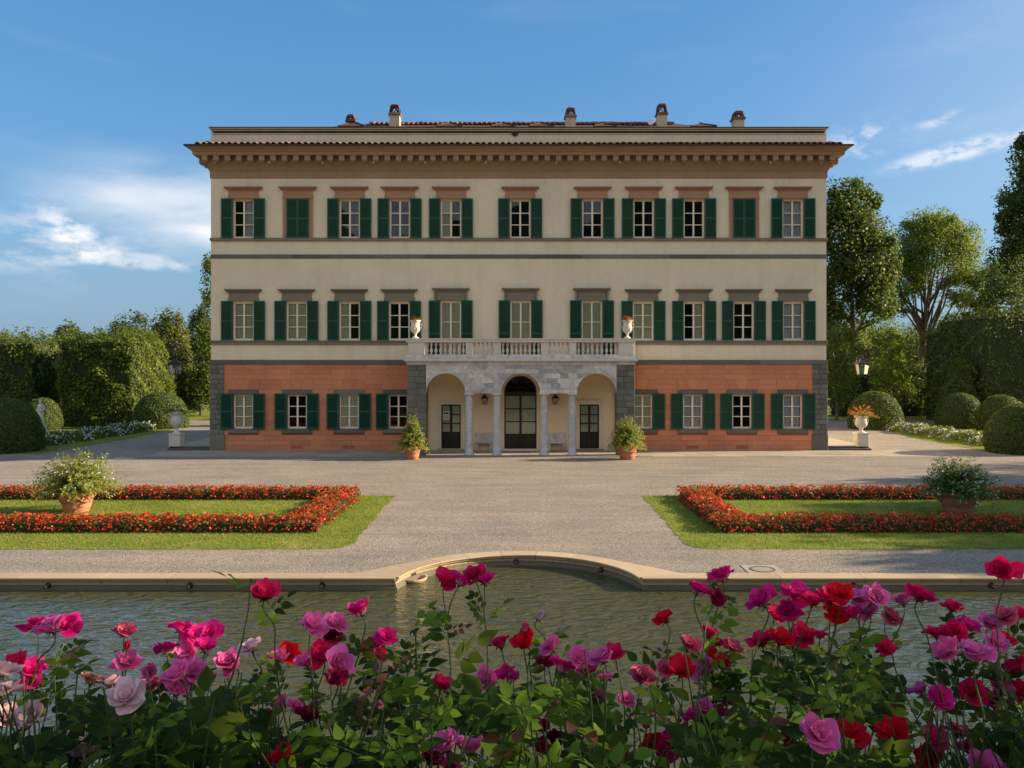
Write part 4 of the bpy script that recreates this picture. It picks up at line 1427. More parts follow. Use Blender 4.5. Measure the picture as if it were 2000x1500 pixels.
# benches
for px, lab in ((946, 'marble bench on the left of the main door'), (1086, 'marble bench on the right of the main door')):
    bn = thing('porch_bench', lab, 'bench', (fx(px), VY-.02, 0.03), 'benches in the porch')
    wd = .52
    MB().cbox(-wd, wd, -.42, -.03, .42, .49, .015).obj('seat', M['marble'], bn)
    MB().box(-wd, wd, -.10, -.03, .495, 1.0).obj('backrest', M['marble'], bn)
    for s in (-1, 1): MB().prism_xz([(s*.40-.06, 0), (s*.40+.06, 0), (s*.40+.05, .2), (s*.40+.07, .415), (s*.40-.07, .415), (s*.40-.05, .2)], -.38, -.06).obj('leg', M['marble'], bn)


def lantern(parent, s=1.0, z0=0.0):
    """four sided lantern hanging down from z0"""
    w0, w1 = .20*s, .28*s
    h = .55*s
    cap = MB()
    def fr(r, z): return [(-r, -r, z), (r, -r, z), (r, r, z), (-r, r, z)]
    rings = [fr(.02*s, z0), fr(.05*s, z0-.05*s), (fr(.10*s, z0-.09*s)), fr(.12*s, z0-.16*s), fr(.30*s, z0-.30*s), fr(.32*s, z0-.33*s), fr(w1, z0-.34*s)]
    for a, c in zip(rings[:-1], rings[1:]):
        for k in range(4): cap.poly([a[k], c[k], c[(k+1) % 4], a[(k+1) % 4]])
    cap.poly(rings[0]); cap.obj('cap', M['iron'], parent)
    zt, zb = z0-.34*s, z0-.34*s-h
    fm = MB()
    for sx in (-1, 1):
        for sy in (-1, 1): fm.tube([(sx*w1, sy*w1, zt), (sx*w0, sy*w0, zb)], .02*s, 4)
    for (wa, za) in ((w1*.985, zt-.02), (w0, zb)):
        for k in range(4):
            q = fr(wa, za); fm.tube([q[k], q[(k+1) % 4]], .018*s, 4)
    fm.lathe([(.02*s, -.06*s), (.06*s, -.02*s), (w0*.95, 0)], 8, (0, 0, zb))
    fm.lathe([(.035*s, 0), (.04*s, h*.5), (.03*s, h*.52)], 8, (0, 0, zb))
    fm.obj('cage', M['iron'], parent)
    for k in range(4):
        a, c = fr(w1*.96, zt-.02), fr(w0*.96, zb+.02)
        MB().poly([a[k], c[k], c[(k+1) % 4], a[(k+1) % 4]]).obj('pane', M['glass'], parent)


for px, lab in ((947, 'black lantern on the porch wall left of the main door'), (1084, 'black lantern on the porch wall right of the main door')):
    ln = thing('wall_lantern', lab, 'lantern', (fx(px), VY-.3, fz(769.5)), 'lanterns on the porch wall')
    lantern(ln, .64, 0)
    MB().tube([(0, 0, 0), (0, .02, .08), (0, .2, .05), (0, .28, -.1)], .018, 6).obj('bracket', M['iron'], ln)

# ------------------------------------------------------------------ urns, pots, lamps
def urn_profile(h, w):
    p = [(.30, 0), (.30, .05), (.22, .07), (.12, .13), (.10, .20), (.16, .25), (.15, .28), (.30, .34), (.40, .44), (.43, .58), (.40, .70), (.36, .80), (.37, .86), (.50, .95), (.50, 1.0), (.44, 1.0), (.36, .9)]
    return [(r*w, z*h) for r, z in p]


def shoots(n, L, origin, rng, up=.75, droop=.9, spread=1.0, steps=14, start=.3):
    """points and directions along arching shoots that spread from one place"""
    P, D, T = [], [], []
    for i in range(n):
        a = rng.uniform(0, 2*math.pi); e = rng.uniform(-.12, 1.0)
        e = math.asin(max(-.2, min(1, e)))
        d = np.array([math.cos(a)*math.cos(e)*spread, math.sin(a)*math.cos(e)*spread, math.sin(e)*up+.25])
        d = d/np.linalg.norm(d)
        l_ = L*rng.uniform(.62, 1.12)
        for k in range(steps):
            t_ = start+(1-start)*(k+rng.random())/steps
            p = np.array(origin)+d*l_*t_+np.array([0, 0, -droop*l_*.35*t_*t_])
            P.append(p); D.append(d); T.append(t_)
    return np.array(P), np.array(D), np.array(T)


def foliage_obj(name, P, N, size, mat, parent, rng, aspect=.5, droop=.3, tint=None, kind='stuff'):
    V, Q, T = leaves(P, N, size, rng, aspect, .12, droop, tint)
    o = add(name, fast_mesh(name, V, Q, mat, T), parent)
    if kind: o['kind'] = kind
    return o


def potted(px, py, rim_px, h_px, plant_w, plant_top, lab, matp, leafmat, flower, seed, cone=0.0, nfl=350, turns=3, squash=1.0):
    Yd = GY(py); k = Yd/F
    rng = np.random.default_rng(seed)
    o = thing('potted_shrub', lab, 'potted plant', (X(px, Yd), Yd, 0.0), 'shrubs in terracotta pots')
    r1 = rim_px*k/2; h = h_px*k*.93
    prof = [(r1*.62, 0), (r1*.66, h*.04), (r1*.72, h*.22), (r1*.755, h*.25), (r1*.745, h*.29), (r1*.82, h*.5), (r1*.855, h*.53), (r1*.845, h*.57), (r1*.91, h*.78), (r1*.93, h*.84),
            (r1*1.0, h*.87), (r1*1.02, h*.93), (r1*1.0, h), (r1*.88, h), (r1*.85, h*.9)]
    pot = MB().lathe(prof, 32).obj('pot', matp, o, smooth=True)
    MB().lathe([(r1*.86, h*.92), (0, h*.95)], 24, close=False).obj('soil', M['soil'], o)
    if cone == 0.0:
        for kk in range(4):   # swags moulded on the pot
            a0 = kk*math.pi/2+.5
            pts = [(math.cos(a0+t_*1.2)*(r1*.87+.012), math.sin(a0+t_*1.2)*(r1*.87+.012), h*(.72-.22*math.sin(math.pi*t_))) for t_ in [j/8 for j in range(9)]]
            MB().tube(pts, .018, 6).obj('swag', matp, pot)
    pw = plant_w*k/2; ptop = (py-plant_top)*k*.97
    H_ = ptop-h
    n = 330
    P, D, T = shoots(n, 1.0, (0, 0, 0), rng, steps=16, start=.25)
    rad = np.linalg.norm(P[:, :2], axis=1)
    P[:, 0] *= pw*1.12; P[:, 1] *= pw*1.12
    P[:, 2] = P[:, 2]*H_*1.55*squash
    if cone:
        f = np.clip(1-cone*np.clip(P[:, 2]/H_, 0, 1), .12, 1); P[:, 0] *= f; P[:, 1] *= f
    P[:, 2] += h*1.0
    P[:, 2] = np.maximum(P[:, 2], h*.25+rng.random(len(P))*.15)
    N = D+rng.normal(0, .6, P.shape)+np.array([0, 0, .5])
    P = P+rng.normal(0, .022, P.shape)
    P2 = np.concatenate([P, P+rng.normal(0, .05, P.shape)])
    N2 = np.concatenate([N, N+rng.normal(0, .5, N.shape)])
    tt = np.clip(np.concatenate([T, T])*.55+rng.random(len(P2))*.5, 0, 1)
    foliage_obj('foliage', P2, N2, rng.uniform(.06, .12, len(P2)), leafmat, o, rng, .42, .4, tt)
    # twigs
    tw = MB()
    for i in range(16):
        a = i*2.4; tw.tube([(0, 0, h*.9), (math.cos(a)*pw*.3, math.sin(a)*pw*.3, h+H_*.45), (math.cos(a)*pw*.62, math.sin(a)*pw*.62, h+H_*(.5+.3*((i*7) % 5)/5)*(1-cone*.3))], [.02, .012, .005], 5)
    tw.obj('stem', M['bark'], o)
    sel = np.where(T > .72)[0]; sel = rng.choice(sel, min(nfl, len(sel)), replace=False)
    if flower is not None:
        C = P[sel]+D[sel]*.03
        C = np.repeat(C, 3, axis=0)+rng.normal(0, .022, (len(sel)*3, 3))
        foliage_obj('blossoms', C, rng.normal(0, 1, C.shape)+np.array([0, -.4, .8]), rng.uniform(.035, .06, len(C)), flower, o, rng, .9, 0)
    return o


potted(150, 1000, 68, 46, 162, 878, 'sunlit pale green shrub in a big terracotta pot on the left lawn', M['terracotta'], M['lf_plumbago'], M['fl_white'], 11, nfl=200)
potted(1871, 1006, 74, 50, 152, 890, 'shaded white flowered shrub in a brown pot on the right lawn', M['darkpot'], M['lf_jasmine'], M['fl_white'], 12, nfl=330)
potted(804.5, 897, 37, 28, 60, 810, 'pointed shrub in a terracotta pot at the left porch pier', M['terracotta'], M['lf_plumbago'], M['fl_blue'], 13, cone=.45, nfl=170)
potted(1225, 897, 42, 30, 72, 812, 'rounded shrub in a terracotta pot at the right porch pier', M['terracotta'], M['lf_plumbago'], M['fl_blue'], 14, cone=.12, nfl=130)


def urn(name, px, Yd, z0, h, w, lab, kind, plinth=None, seed=1):
    rng = np.random.default_rng(seed)
    o = thing(name, lab, 'urn', (X(px, Yd), Yd, z0))
    zb = 0
    if plinth:
        pw, ph = plinth
        MB().cbox(-pw/2, pw/2, -pw/2, pw/2, 0, ph-.06, .02).obj('plinth', M['white_stone'], o)
        MB().box(-pw/2-.03, pw/2+.03, -pw/2-.03, pw/2+.03, ph-.06, ph).obj('plinth_cap', M['white_stone'], o)
        zb = ph
    body = MB().lathe([(r, z+zb) for r, z in urn_profile(h, w)], 24).obj('bowl', M['white_stone'], o, smooth=True)
    fl_ = MB()
    for k in range(12):
        a = 2*math.pi*k/12
        fl_.tube([(math.cos(a)*w*r, math.sin(a)*w*r, zb+h*z) for r, z in ((.30, .345), (.41, .46), (.435, .58))], [.012, .02, .008], 5)
    fl_.obj('gadroons', M['white_stone'], body)
    for s in (-1, 1):
        MB().tube([(s*w*.40, 0, zb+h*.56), (s*w*.52, 0, zb+h*.62), (s*w*.54, 0, zb+h*.74), (s*w*.44, 0, zb+h*.82)], .018*h, 6).obj('handle', M['white_stone'], o)
    zt = zb+h
    n = 500
    if kind == 'green':
        P, D, T = shoots(60, w*1.25, (0, 0, zt), rng, .3, 1.3, steps=14)
        foliage_obj('foliage', P, D+rng.normal(0, .6, P.shape), .08, M['lf_mid'], o, rng)
    else:
        wide = 1.25 if kind == 'geranium' else .60
        P, D, T = shoots(70, w*wide, (0, 0, zt-.02), rng, .55, .9, steps=12, start=.1)
        foliage_obj('foliage', P, D+rng.normal(0, .6, P.shape), .085, M['lf_light'], o, rng)
        sel = np.where(T > .7)[0]; sel = sel[::2 if kind == 'geranium' else 5]; C = np.repeat(P[sel], 4, 0)+rng.normal(0, .035, (len(sel)*4, 3))+np.array([0, 0, .03])
        foliage_obj('blossoms', C, rng.normal(0, 1, C.shape), .05, M['fl_orange'], o, rng, .9)
    return o


ub = gz(660.8)+.005
urn('balustrade_urn', 811, PY+.2, ub, 1.0, .62, 'white stone urn with orange flowers on the left end of the balustrade', 'small', seed=21)
urn('balustrade_urn', 1225, PY+.2, ub, 1.0, .62, 'white stone urn with orange flowers on the right end of the balustrade', 'small', seed=22)
for s, px in ((-1, 345), (1, 1682)):
    st_ = MB()
    x0_, x1_ = (X(332, 48.4), XL-.07) if s < 0 else (XR+.07, X(1697, 48.4))
    st_.box(x0_, x1_, 48.05, 56, 0, .11); st_.box(x0_+(0 if s < 0 else 0), x1_, 48.4, 56, .11, .20)
    tag(st_.obj('side_step', M['step']), 'dark stone steps at the villa %s flank' % ('left' if s < 0 else 'right'), kind='structure')
    tp = MB().box(x0_+.05, x1_-.02, 48.5, 55.9, .20, .215)
    tag(tp.obj('side_paving', M['pave']), 'stone landing at the villa %s flank' % ('left' if s < 0 else 'right'), kind='structure')
urn('pedestal_urn', 345, 48.6, .20, 1.28, .80, 'white urn with trailing greenery on a plinth left of the villa', 'green', (.66, .76), 23)
urn('pedestal_urn', 1682, 48.6, .20, 1.0, .80, 'white urn with orange geraniums on a plinth right of the villa', 'geranium', (.66, .80), 24)

for s, lab in ((-1, 'black lantern on a scrolled iron bracket at the left corner'), (1, 'black lantern on a scrolled iron bracket at the right corner')):
    wx = XL if s < 0 else XR
    bl = thing('bracket_lantern', lab, 'lantern', (wx, VY+.25, fz(726)), 'bracket lanterns on the villa corners')
    def bz(px, py): return (s*(px-1614)*.03, 0, fz(py)-fz(726))
    main = [bz(1614, 722), bz(1620, 727), bz(1630, 728), bz(1641, 722), bz(1650, 708), bz(1660, 692), bz(1672, 678), bz(1683, 672), bz(1692, 674), bz(1697, 682), bz(1694, 690), bz(1688, 692)]
    MB().tube(main, .028, 6).obj('bracket', M['iron'], bl)
    sc = [bz(1614, 700), bz(1621, 690), bz(1630, 690), bz(1634, 698), bz(1629, 705), bz(1623, 702)]
    MB().tube(sc, .018, 6).obj('scroll', M['iron'], bl)
    sc = [bz(1640, 722), bz(1636, 712), bz(1643, 704), bz(1652, 706)]
    MB().tube(sc, .014, 6).obj('scroll', M['iron'], bl)
    MB().box(-.03, .03, -.06, .06, -.1, 1.2).obj('wall_plate', M['iron'], bl)
    hk = add('lantern', None, bl, (s*(1687-1614)*.03, 0, fz(692)-fz(726)))
    lantern(hk, 1.12, -.18)
    MB().tube([(0, 0, .02), (0, 0, -.2)], .03, 6).obj('hook', M['iron'], hk)
    MB().lathe([(.02, -.24), (.10, -.2), (.05, -.14), (.12, -.1), (.03, -.02)], 10).obj('crown_finial', M['iron'], hk)


# ------------------------------------------------------------------ flower beds
def border(s):
    rng = np.random.default_rng(31 if s < 0 else 32)
    o = thing('flower_border', 'U shaped border of red begonias on the %s' % ('sunlit left lawn' if s < 0 else 'shaded right lawn'), 'flower bed', (s*12, 27.3, 0), 'red begonia borders')
    runs = [((5.8, 23.85), (33, 25.05)), ((5.95, 29.85), (33, 30.95)), ((5.8, 25.0), (7.1, 29.9))]
    Hh = .40
    Ps, Fs = [], []
    core = MB()
    for (x0_, y0_), (x1_, y1_) in runs:
        core.box(s*x0_-s*12+s*.12, s*x1_-s*12-s*.12, y0_-27.3+.12, y1_-27.3-.12, 0, .24)
        area = (x1_-x0_)*(y1_-y0_)
        n = int(area*520)
        x = rng.uniform(x0_, x1_, n); y = rng.uniform(y0_, y1_, n)
        horiz = (x1_-x0_) > (y1_-y0_)
        u = (y-(y0_+y1_)/2)/((y1_-y0_)/2) if horiz else (x-(x0_+x1_)/2)/((x1_-x0_)/2)
        bumps = .07*np.sin(x*4.1+s)*np.sin(y*3.7)+.075*np.sin(x*13.3+1.7*np.sin(y*9))*np.sin(y*14.7+x*3)
        top = Hh*np.sqrt(np.clip(1-np.abs(u)**3.0, .02, 1))+bumps
        fr_ = rng.random(n)**.35
        z = np.maximum(.02, top*fr_)
        P = np.column_stack([s*x-s*12, y-27.3, z])+rng.normal(0, .025, (n, 3))
        Ps.append(P)
        n2 = int(area*330)
        x = rng.uniform(x0_-.03, x1_, n2); y = rng.uniform(y0_-.04, y1_+.04, n2)
        u = (y-(y0_+y1_)/2)/((y1_-y0_)/2) if horiz else (x-(x0_+x1_)/2)/((x1_-x0_)/2)
        bumps = .07*np.sin(x*4.1+s)*np.sin(y*3.7)+.075*np.sin(x*13.3+1.7*np.sin(y*9))*np.sin(y*14.7+x*3)
        top = Hh*np.sqrt(np.clip(1-np.abs(u)**3.0, .10, 1))+bumps
        z = np.maximum(.05, top*(1-.28*rng.random(n2)**2)+.015)
        Fs.append(np.column_stack([s*x-s*12, y-27.3, z]))
    core.obj('core', M['core'], o)
    P = np.concatenate(Ps)
    foliage_obj('foliage', P, rng.normal(0, .6, P.shape)+np.array([0, 0, 1.0]), rng.uniform(.06, .11, len(P)), M['lf_begonia'], o, rng, .75, 0)
    C = np.concatenate(Fs)
    clump = .5+.5*np.sin(C[:, 0]*6.3+2*np.sin(C[:, 1]*5))*np.cos(C[:, 0]*2.1+C[:, 1]*4)
    C = C[rng.random(len(C)) < .22+.62*clump]
    foliage_obj('blossoms', C, rng.normal(0, .8, C.shape)+np.array([0, -.3, .7]), rng.uniform(.05, .095, len(C)), M['fl_red'], o, rng, .85, 0)


border(-1); border(1)


def white_bed(s):
    rng = np.random.default_rng(35+s)
    o = thing('flower_bed', 'low bed of white flowers along the %s drive' % ('left' if s < 0 else 'right'), 'flower bed', (s*29.4, 60, 0), 'white flower beds beside the drive')
    n = 15000
    y = rng.uniform(-9.5, 9.5, n); u = rng.uniform(-1, 1, n)
    top = (.62+.14*np.sin(y*1.7)+.08*np.sin(y*4.3))*np.sqrt(1-np.abs(u)**3)
    P = np.column_stack([u*1.15+.0*y+s*np.abs(y-2)*.04, y, np.maximum(.02, top*rng.random(n)**.4)])
    foliage_obj('foliage', P, rng.normal(0, .7, P.shape)+np.array([0, 0, .8]), rng.uniform(.09, .17, n), M['lf_mid'], o, rng, .5)
    m_ = 1500
    y = rng.uniform(-9.5, 9.5, m_); u = rng.uniform(-1.02, 1.02, m_)
    keep = np.sin(y*2.3+1)*np.sin(y*.8)+rng.normal(0, .5, m_) > -.2
    y, u = y[keep], u[keep]
    top = (.62+.14*np.sin(y*1.7)+.08*np.sin(y*4.3))*np.sqrt(np.clip(1-np.abs(u)**3, .05, 1))
    C = np.column_stack([u*1.17+s*np.abs(y-2)*.04, y, np.maximum(.08, top*rng.uniform(.75, 1.05, len(y)))])
    C = np.repeat(C, 2, 0)+rng.normal(0, .03, (2*len(C), 3))
    foliage_obj('blossoms', C, rng.normal(0, .7, C.shape)+np.array([0, -.5, .6]), rng.uniform(.08, .14, len(C)), M['fl_white'], o, rng, .9)


white_bed(-1); white_bed(1)


# ------------------------------------------------------------------ topiary, hedges, trees
def dome(x, y, r, h, lab, seed, n=9000, size=.10, mat='lf_box'):
    rng = np.random.default_rng(seed)
    o = thing('topiary_dome', lab, 'topiary', (x, y, 0), 'clipped box domes')
    core = MB()
    prof = [(r*.93, 0), (r*.97, h*.2), (r*.95, h*.40), (r*.86, h*.60), (r*.68, h*.79), (r*.42, h*.92), (r*.15, h*.97), (0.01, h*.975)]
    core.lathe([(a*.97, z*.985) for a, z in prof], 28, close=False).obj('core', M['core'], o, smooth=True)
    zs = np.array([p[1] for p in prof]); rs = np.array([p[0] for p in prof])
    # sample by area along the profile
    seg_l = np.hypot(np.diff(rs), np.diff(zs)); seg_a = seg_l*(rs[1:]+rs[:-1])
    i = rng.choice(len(seg_a), n, p=seg_a/seg_a.sum()); t_ = rng.random(n)
    rr_ = rs[i]+(rs[i+1]-rs[i])*t_; zz_ = zs[i]+(zs[i+1]-zs[i])*t_
    a = rng.uniform(0, 2*math.pi, n)
    lump = 1+.018*np.sin(a*5+zz_*3+seed)+.014*np.sin(a*11+zz_*7)+rng.normal(0, .012, n)
    P = np.column_stack([np.cos(a)*rr_*lump, np.sin(a)*rr_*lump, zz_*(1+.01*np.sin(a*7))+rng.normal(0, .015, n)])
    nz = (rs[i]-rs[i+1])/seg_l[i]; nr = (zs[i+1]-zs[i])/seg_l[i]
    N = np.column_stack([np.cos(a)*nr, np.sin(a)*nr, nz])+rng.normal(0, .55, (n, 3))
    foliage_obj('foliage', P, N, rng.uniform(size*.7, size*1.4, n), M[mat], o, rng, .6, 0)
    return o


dome(-29.95, 47.6, 2.15, 3.15, 'large dark clipped dome at the left edge of the picture', 41, 14000)
dome(-37.5, 64.5, 1.45, 2.55, 'small clipped dome behind the marble statue', 42, 5000, .12)
dome(-29.0, 66.4, 2.15, 2.95, 'wide clipped dome beside the urn left of the villa', 43, 8000, .12)
dome(-42.5, 60.5, 1.9, 3.3, 'clipped dome half cut off by the left picture edge', 44, 5000, .12)
dome(28.5, 65.5, 2.1, 3.05, 'clipped dome beside the geranium urn right of the villa', 45, 8000, .12)
dome(35.8, 66.5, 1.85, 2.9, 'clipped dome behind the right white flower bed', 46, 6000, .12)
dome(36.8, 62.5, 1.8, 2.85, 'clipped dome overlapping the nearest one on the right', 47, 6000, .12)
dome(28.9, 46.9, 2.05, 2.85, 'large clipped dome at the right edge of the picture', 48, 14000)


def blob_points(rng, c, rad, n, lumps=26, rough=.35, flat=.8, bottom=-.95):
    """leaf points for a crown: clumps spread over an ellipsoid, gaps between them"""
    d = unit(rng.normal(size=(lumps*3, 3)))
    d = d[d[:, 2] > bottom][:lumps]
    rr_ = rng.uniform(.40, .88, (len(d), 1))
    C = d*rr_
    cl_ = rng.uniform(.16, .34, len(C))
    i = rng.integers(0, len(C), n)
    q = unit(rng.normal(size=(n, 3)))*(rng.random((n, 1))**.45)
    q[:, 2] *= flat
    P = C[i]+q*cl_[i][:, None]
    nf = int(n*.34)                                   # thinner leaves between the clumps
    qf = unit(rng.normal(size=(nf, 3)))*(rng.uniform(.35, 1.0, (nf, 1))**.6)*.97
    qf[:, 2] = np.where(qf[:, 2] < bottom, -qf[:, 2]*.5, qf[:, 2])
    P[:nf] = qf+rng.normal(0, .03, qf.shape)
    N = q+P*.4+np.array([0, 0, .35])
    return np.array(c)+P*np.array(rad), N, C*np.array(rad)+np.array(c)


def tree(name, lab, base, parts, mat, seed, n=9000, size=.35, trunk=.3, lumps=30, group='trees round the villa', fork=None, limbs=9, cat='tree', bottom=-.6, aspect=.6):
    """parts: list of (centre offset, radii) ellipsoids of the crown"""
    rng = np.random.default_rng(seed)
    o = thing(name, lab, cat, base, group)
    P, N, C = [], [], []
    tot = sum(r[0]*r[2] for _, r in parts)
    for c, r in parts:
        k = r[0]*r[2]/tot
        p, nn, cc = blob_points(rng, c, r, int(n*k), max(6, int(lumps*k)), bottom=bottom)
        P.append(p); N.append(nn); C.append(cc)
    P, N, C = np.concatenate(P), np.concatenate(N), np.concatenate(C)
    N = N+rng.normal(0, .5, N.shape)
    tint = np.clip(rng.random(len(P))*.75+rng.normal(0.1, .1, len(P)), 0, 1)
    foliage_obj('crown', P, N, rng.uniform(size*.65, size*1.35, len(P)), M[mat], o, rng, aspect, .3, tint)
    if trunk:
        tb_ = MB()
        lo = C[:, 2].min(); cm = C.mean(0); hi = C[:, 2].max()
        fk = fork if fork else max(1.0, lo*.9)
        top = Vector((cm[0], cm[1], hi*.85+lo*.15))
        tb_.tube([(0, 0, -.1), (0, 0, .4), (trunk*.2, 0, fk*.5), (0, trunk*.2, fk), tuple(Vector((0, 0, fk)).lerp(top, .5)), tuple(top)], [trunk*1.4, trunk, trunk*.88, trunk*.8, trunk*.4, .03], 9)
        tr_o = tb_.obj('trunk', M['bark'], o, smooth=True)
        order = rng.permutation(len(C))[:limbs]
        for j in order:
            e = Vector(C[j]); f = rng.uniform(.0, .45)
            s0 = Vector((0, 0, fk)).lerp(top, f)
            mid_ = s0.lerp(e, .5)+Vector((0, 0, -.06*(e-s0).length))+Vector(rng.normal(0, .25, 3))
            MB().tube([tuple(s0), tuple(s0.lerp(mid_, .5)), tuple(mid_), tuple(e)], [trunk*.5*(1-f*.5), trunk*.36, trunk*.24, .03], 6).obj('limb', M['bark'], tr_o, smooth=True)
    return o


def at(px, Yd): return X(px, Yd)


# right of the villa
tree('broadleaf_tree', 'tall dark green tree rising behind the right corner of the villa', (at(1668, 84), 84, 0),
     [((-1.6, 0, 17.5), (4.3, 4, 7.2)), ((1.3, 0, 16.0), (3.4, 3.6, 5.6)), ((-.2, 0, 21.5), (2.6, 2.6, 3.2)), ((1.8, 0, 11.5), (2.7, 3, 3.6)), ((-3.4, 0, 11), (3, 3, 4))], 'lf_deep', 51, 46000, .32, .34, 120, fork=7, limbs=8)
tree('broadleaf_tree', 'spreading round crowned tree with a forked trunk right of the villa', (at(1799, 92), 92, 0),
     [((1.6, 0, 17.2), (5.8, 5, 5.6)), ((-2.2, 0, 14.2), (3.4, 4, 4.2)), ((5.0, 0, 13.4), (3.2, 4, 4.0)), ((1.0, 0, 20.3), (3.6, 3.4, 3.0)), ((6.2, 0, 11.2), (2.2, 3, 2.6)), ((-3.4, 0, 11.4), (2.0, 3, 2.4))], 'lf_light', 52, 44000, .24, .36, 190, fork=5.5, limbs=26, bottom=-.4)
tree('conifer_tree', 'dark tall conifer cut off by the right picture edge', (at(2018, 76), 76, 0),
     [((0, 0, 14), (4.2, 4, 5.2)), ((.3, 0, 19.5), (3.8, 3.4, 4)), ((.6, 0, 24), (2.8, 2.6, 3.6)), ((1.2, 0, 27.5), (1.6, 1.6, 2.6))], 'lf_deep', 53, 46000, .30, .35, 110, fork=5, limbs=5)
tree('evergreen_tree', 'rounded dark evergreen below the tall conifer on the right', (at(1968, 71), 71, 0),
     [((0, 0, 10.0), (3.0, 3, 5.0)), ((1.5, 0, 7), (3.2, 3, 4.5))], 'lf_dark', 54, 12000, .22, .3, 60, limbs=4)
tree('shrub_tree', 'bright leafy young tree behind the right bracket lantern', (at(1738, 78), 78, 0),
     [((0, 0, 4.4), (2.3, 2, 3.4)), ((-.2, 0, 6.6), (1.4, 1.4, 1.8)), ((1.2, 0, 3.0), (1.8, 1.8, 2.6))], 'lf_light', 55, 7000, .20, .14, 40, limbs=4)
tree('shrub_tree', 'low dark bush between the round crowned tree and the domes', (at(1822, 80), 80, 0),
     [((0, 0, 2.0), (3.4, 2.4, 2.4)), ((2.0, 0, 2.2), (2.2, 2, 2.6))], 'lf_dark', 56, 7000, .20, .12, 40, limbs=3)
tree('shrub_tree', 'leafy bush tucked against the back right corner of the villa', (at(1634, 76), 76, 0),
     [((0, 0, 3.2), (2.4, 2, 3.4)), ((.6, 0, 6.5), (1.9, 1.8, 2.8))], 'lf_mid', 57, 7000, .22, .14, 40, limbs=3)
for k, (px, Yd, hh, ww, mt, lab) in enumerate([
        (1640, 112, 13.5, 5.0, 'lf_olive', 'far olive tree seen past the villa right corner'),
        (1712, 118, 13.0, 5.2, 'lf_mid', 'far tree behind the bright young tree'),
        (1785, 124, 12.0, 5.6, 'lf_olive', 'far pale tree behind the forked trunk'),
        (1856, 116, 13.0, 5.0, 'lf_mid', 'far tree under the round crown on its right side'),
        (1925, 112, 14.5, 5.4, 'lf_olive', 'far tree between the round crown and the conifer'),
        (1995, 110, 13.0, 5.0, 'lf_dark', 'far dark tree at the right picture edge')]):
    tree('park_tree', lab, (at(px, Yd), Yd, 0), [((0, 0, hh*.58), (ww, 4, hh*.44)), ((ww*.3, 0, hh*.36), (ww*.9, 4, hh*.36))], mt, 60+k, 10000, .34, .3, 50, limbs=3)
# left of the villa
for k, (px, Yd, top, wpx, mt, lab, nn) in enumerate([
        (134, 104, 640, 62, 'lf_dark', 'dark round tree showing above the left hedge', 6000),
        (255, 100, 612, 84, 'lf_dark', 'dark loose tree behind the pale olive one on the left', 7000),
        (330, 84, 606, 78, 'lf_olive', 'tall olive green tree left of the villa', 9000),
        (284, 79, 648, 70, 'lf_olive', 'pale olive tree at the end of the clipped hedge', 8000),
        (392, 92, 600, 60, 'lf_dark', 'dark tree in the shade of the villa left corner', 8000),
        (8, 92, 655, 70, 'lf_olive', 'small tree above the hedge at the left picture edge', 5000)]):
    hh = Z(top, Yd)*1.04; ww = wpx*Yd/F/2*1.15
    tree('park_tree', lab, (at(px, Yd), Yd, 0), [((0, 0, hh*.66), (ww*.9, ww, hh*.36)), ((ww*.15, 0, hh*.38), (ww*1.05, ww, hh*.38))], mt, 70+k, int(nn*1.9), .26, .28, 60, limbs=4)
tree('broadleaf_tree', 'tree mostly hidden behind the left edge of the villa', (at(424, 82), 82, 0),
     [((0, 0, 13.0), (1.7, 2, 4.2)), ((-.6, 0, 7.6), (1.9, 2, 2.6)), ((-.6, 0, 3.4), (2.6, 2, 3.6))], 'lf_mid', 79, 12000, .26, .3, 40, limbs=3)
tree('shrub_tree', 'bright green shrub beside the left lantern', (at(312, 77), 77, 0),
     [((0, 0, 2.6), (1.6, 1.5, 2.9)), ((.5, 0, 4.2), (1.0, 1, 1.6))], 'lf_light', 80, 5500, .17, .12, 36, limbs=3)
tree('shrub_tree', 'low dark bushes in the shade behind the left flank of the villa', (at(392, 84), 84, 0),
     [((0, 0, 2.4), (2.6, 2, 3.0)), ((-1.5, 0, 1.2), (1.6, 1.5, 1.6))], 'lf_dark', 81, 8000, .2, .12, 40, limbs=3)
for k, (px, Yd, hh, ww) in enumerate([(30, 120, 7.2, 6), (105, 122, 6.6, 6), (190, 124, 7.5, 6), (300, 122, 8.5, 6), (385, 120, 9.5, 5)]):
    tree('park_tree', 'far dark tree in the wood behind the left garden, %s from the left edge' % ['first', 'second', 'third', 'fourth', 'fifth'][k], (at(px, Yd), Yd, 0),
         [((0, 0, hh*.5), (ww, 4, hh*.52))], 'lf_dark', 90+k, 4000, .34, .25, 30, limbs=2)


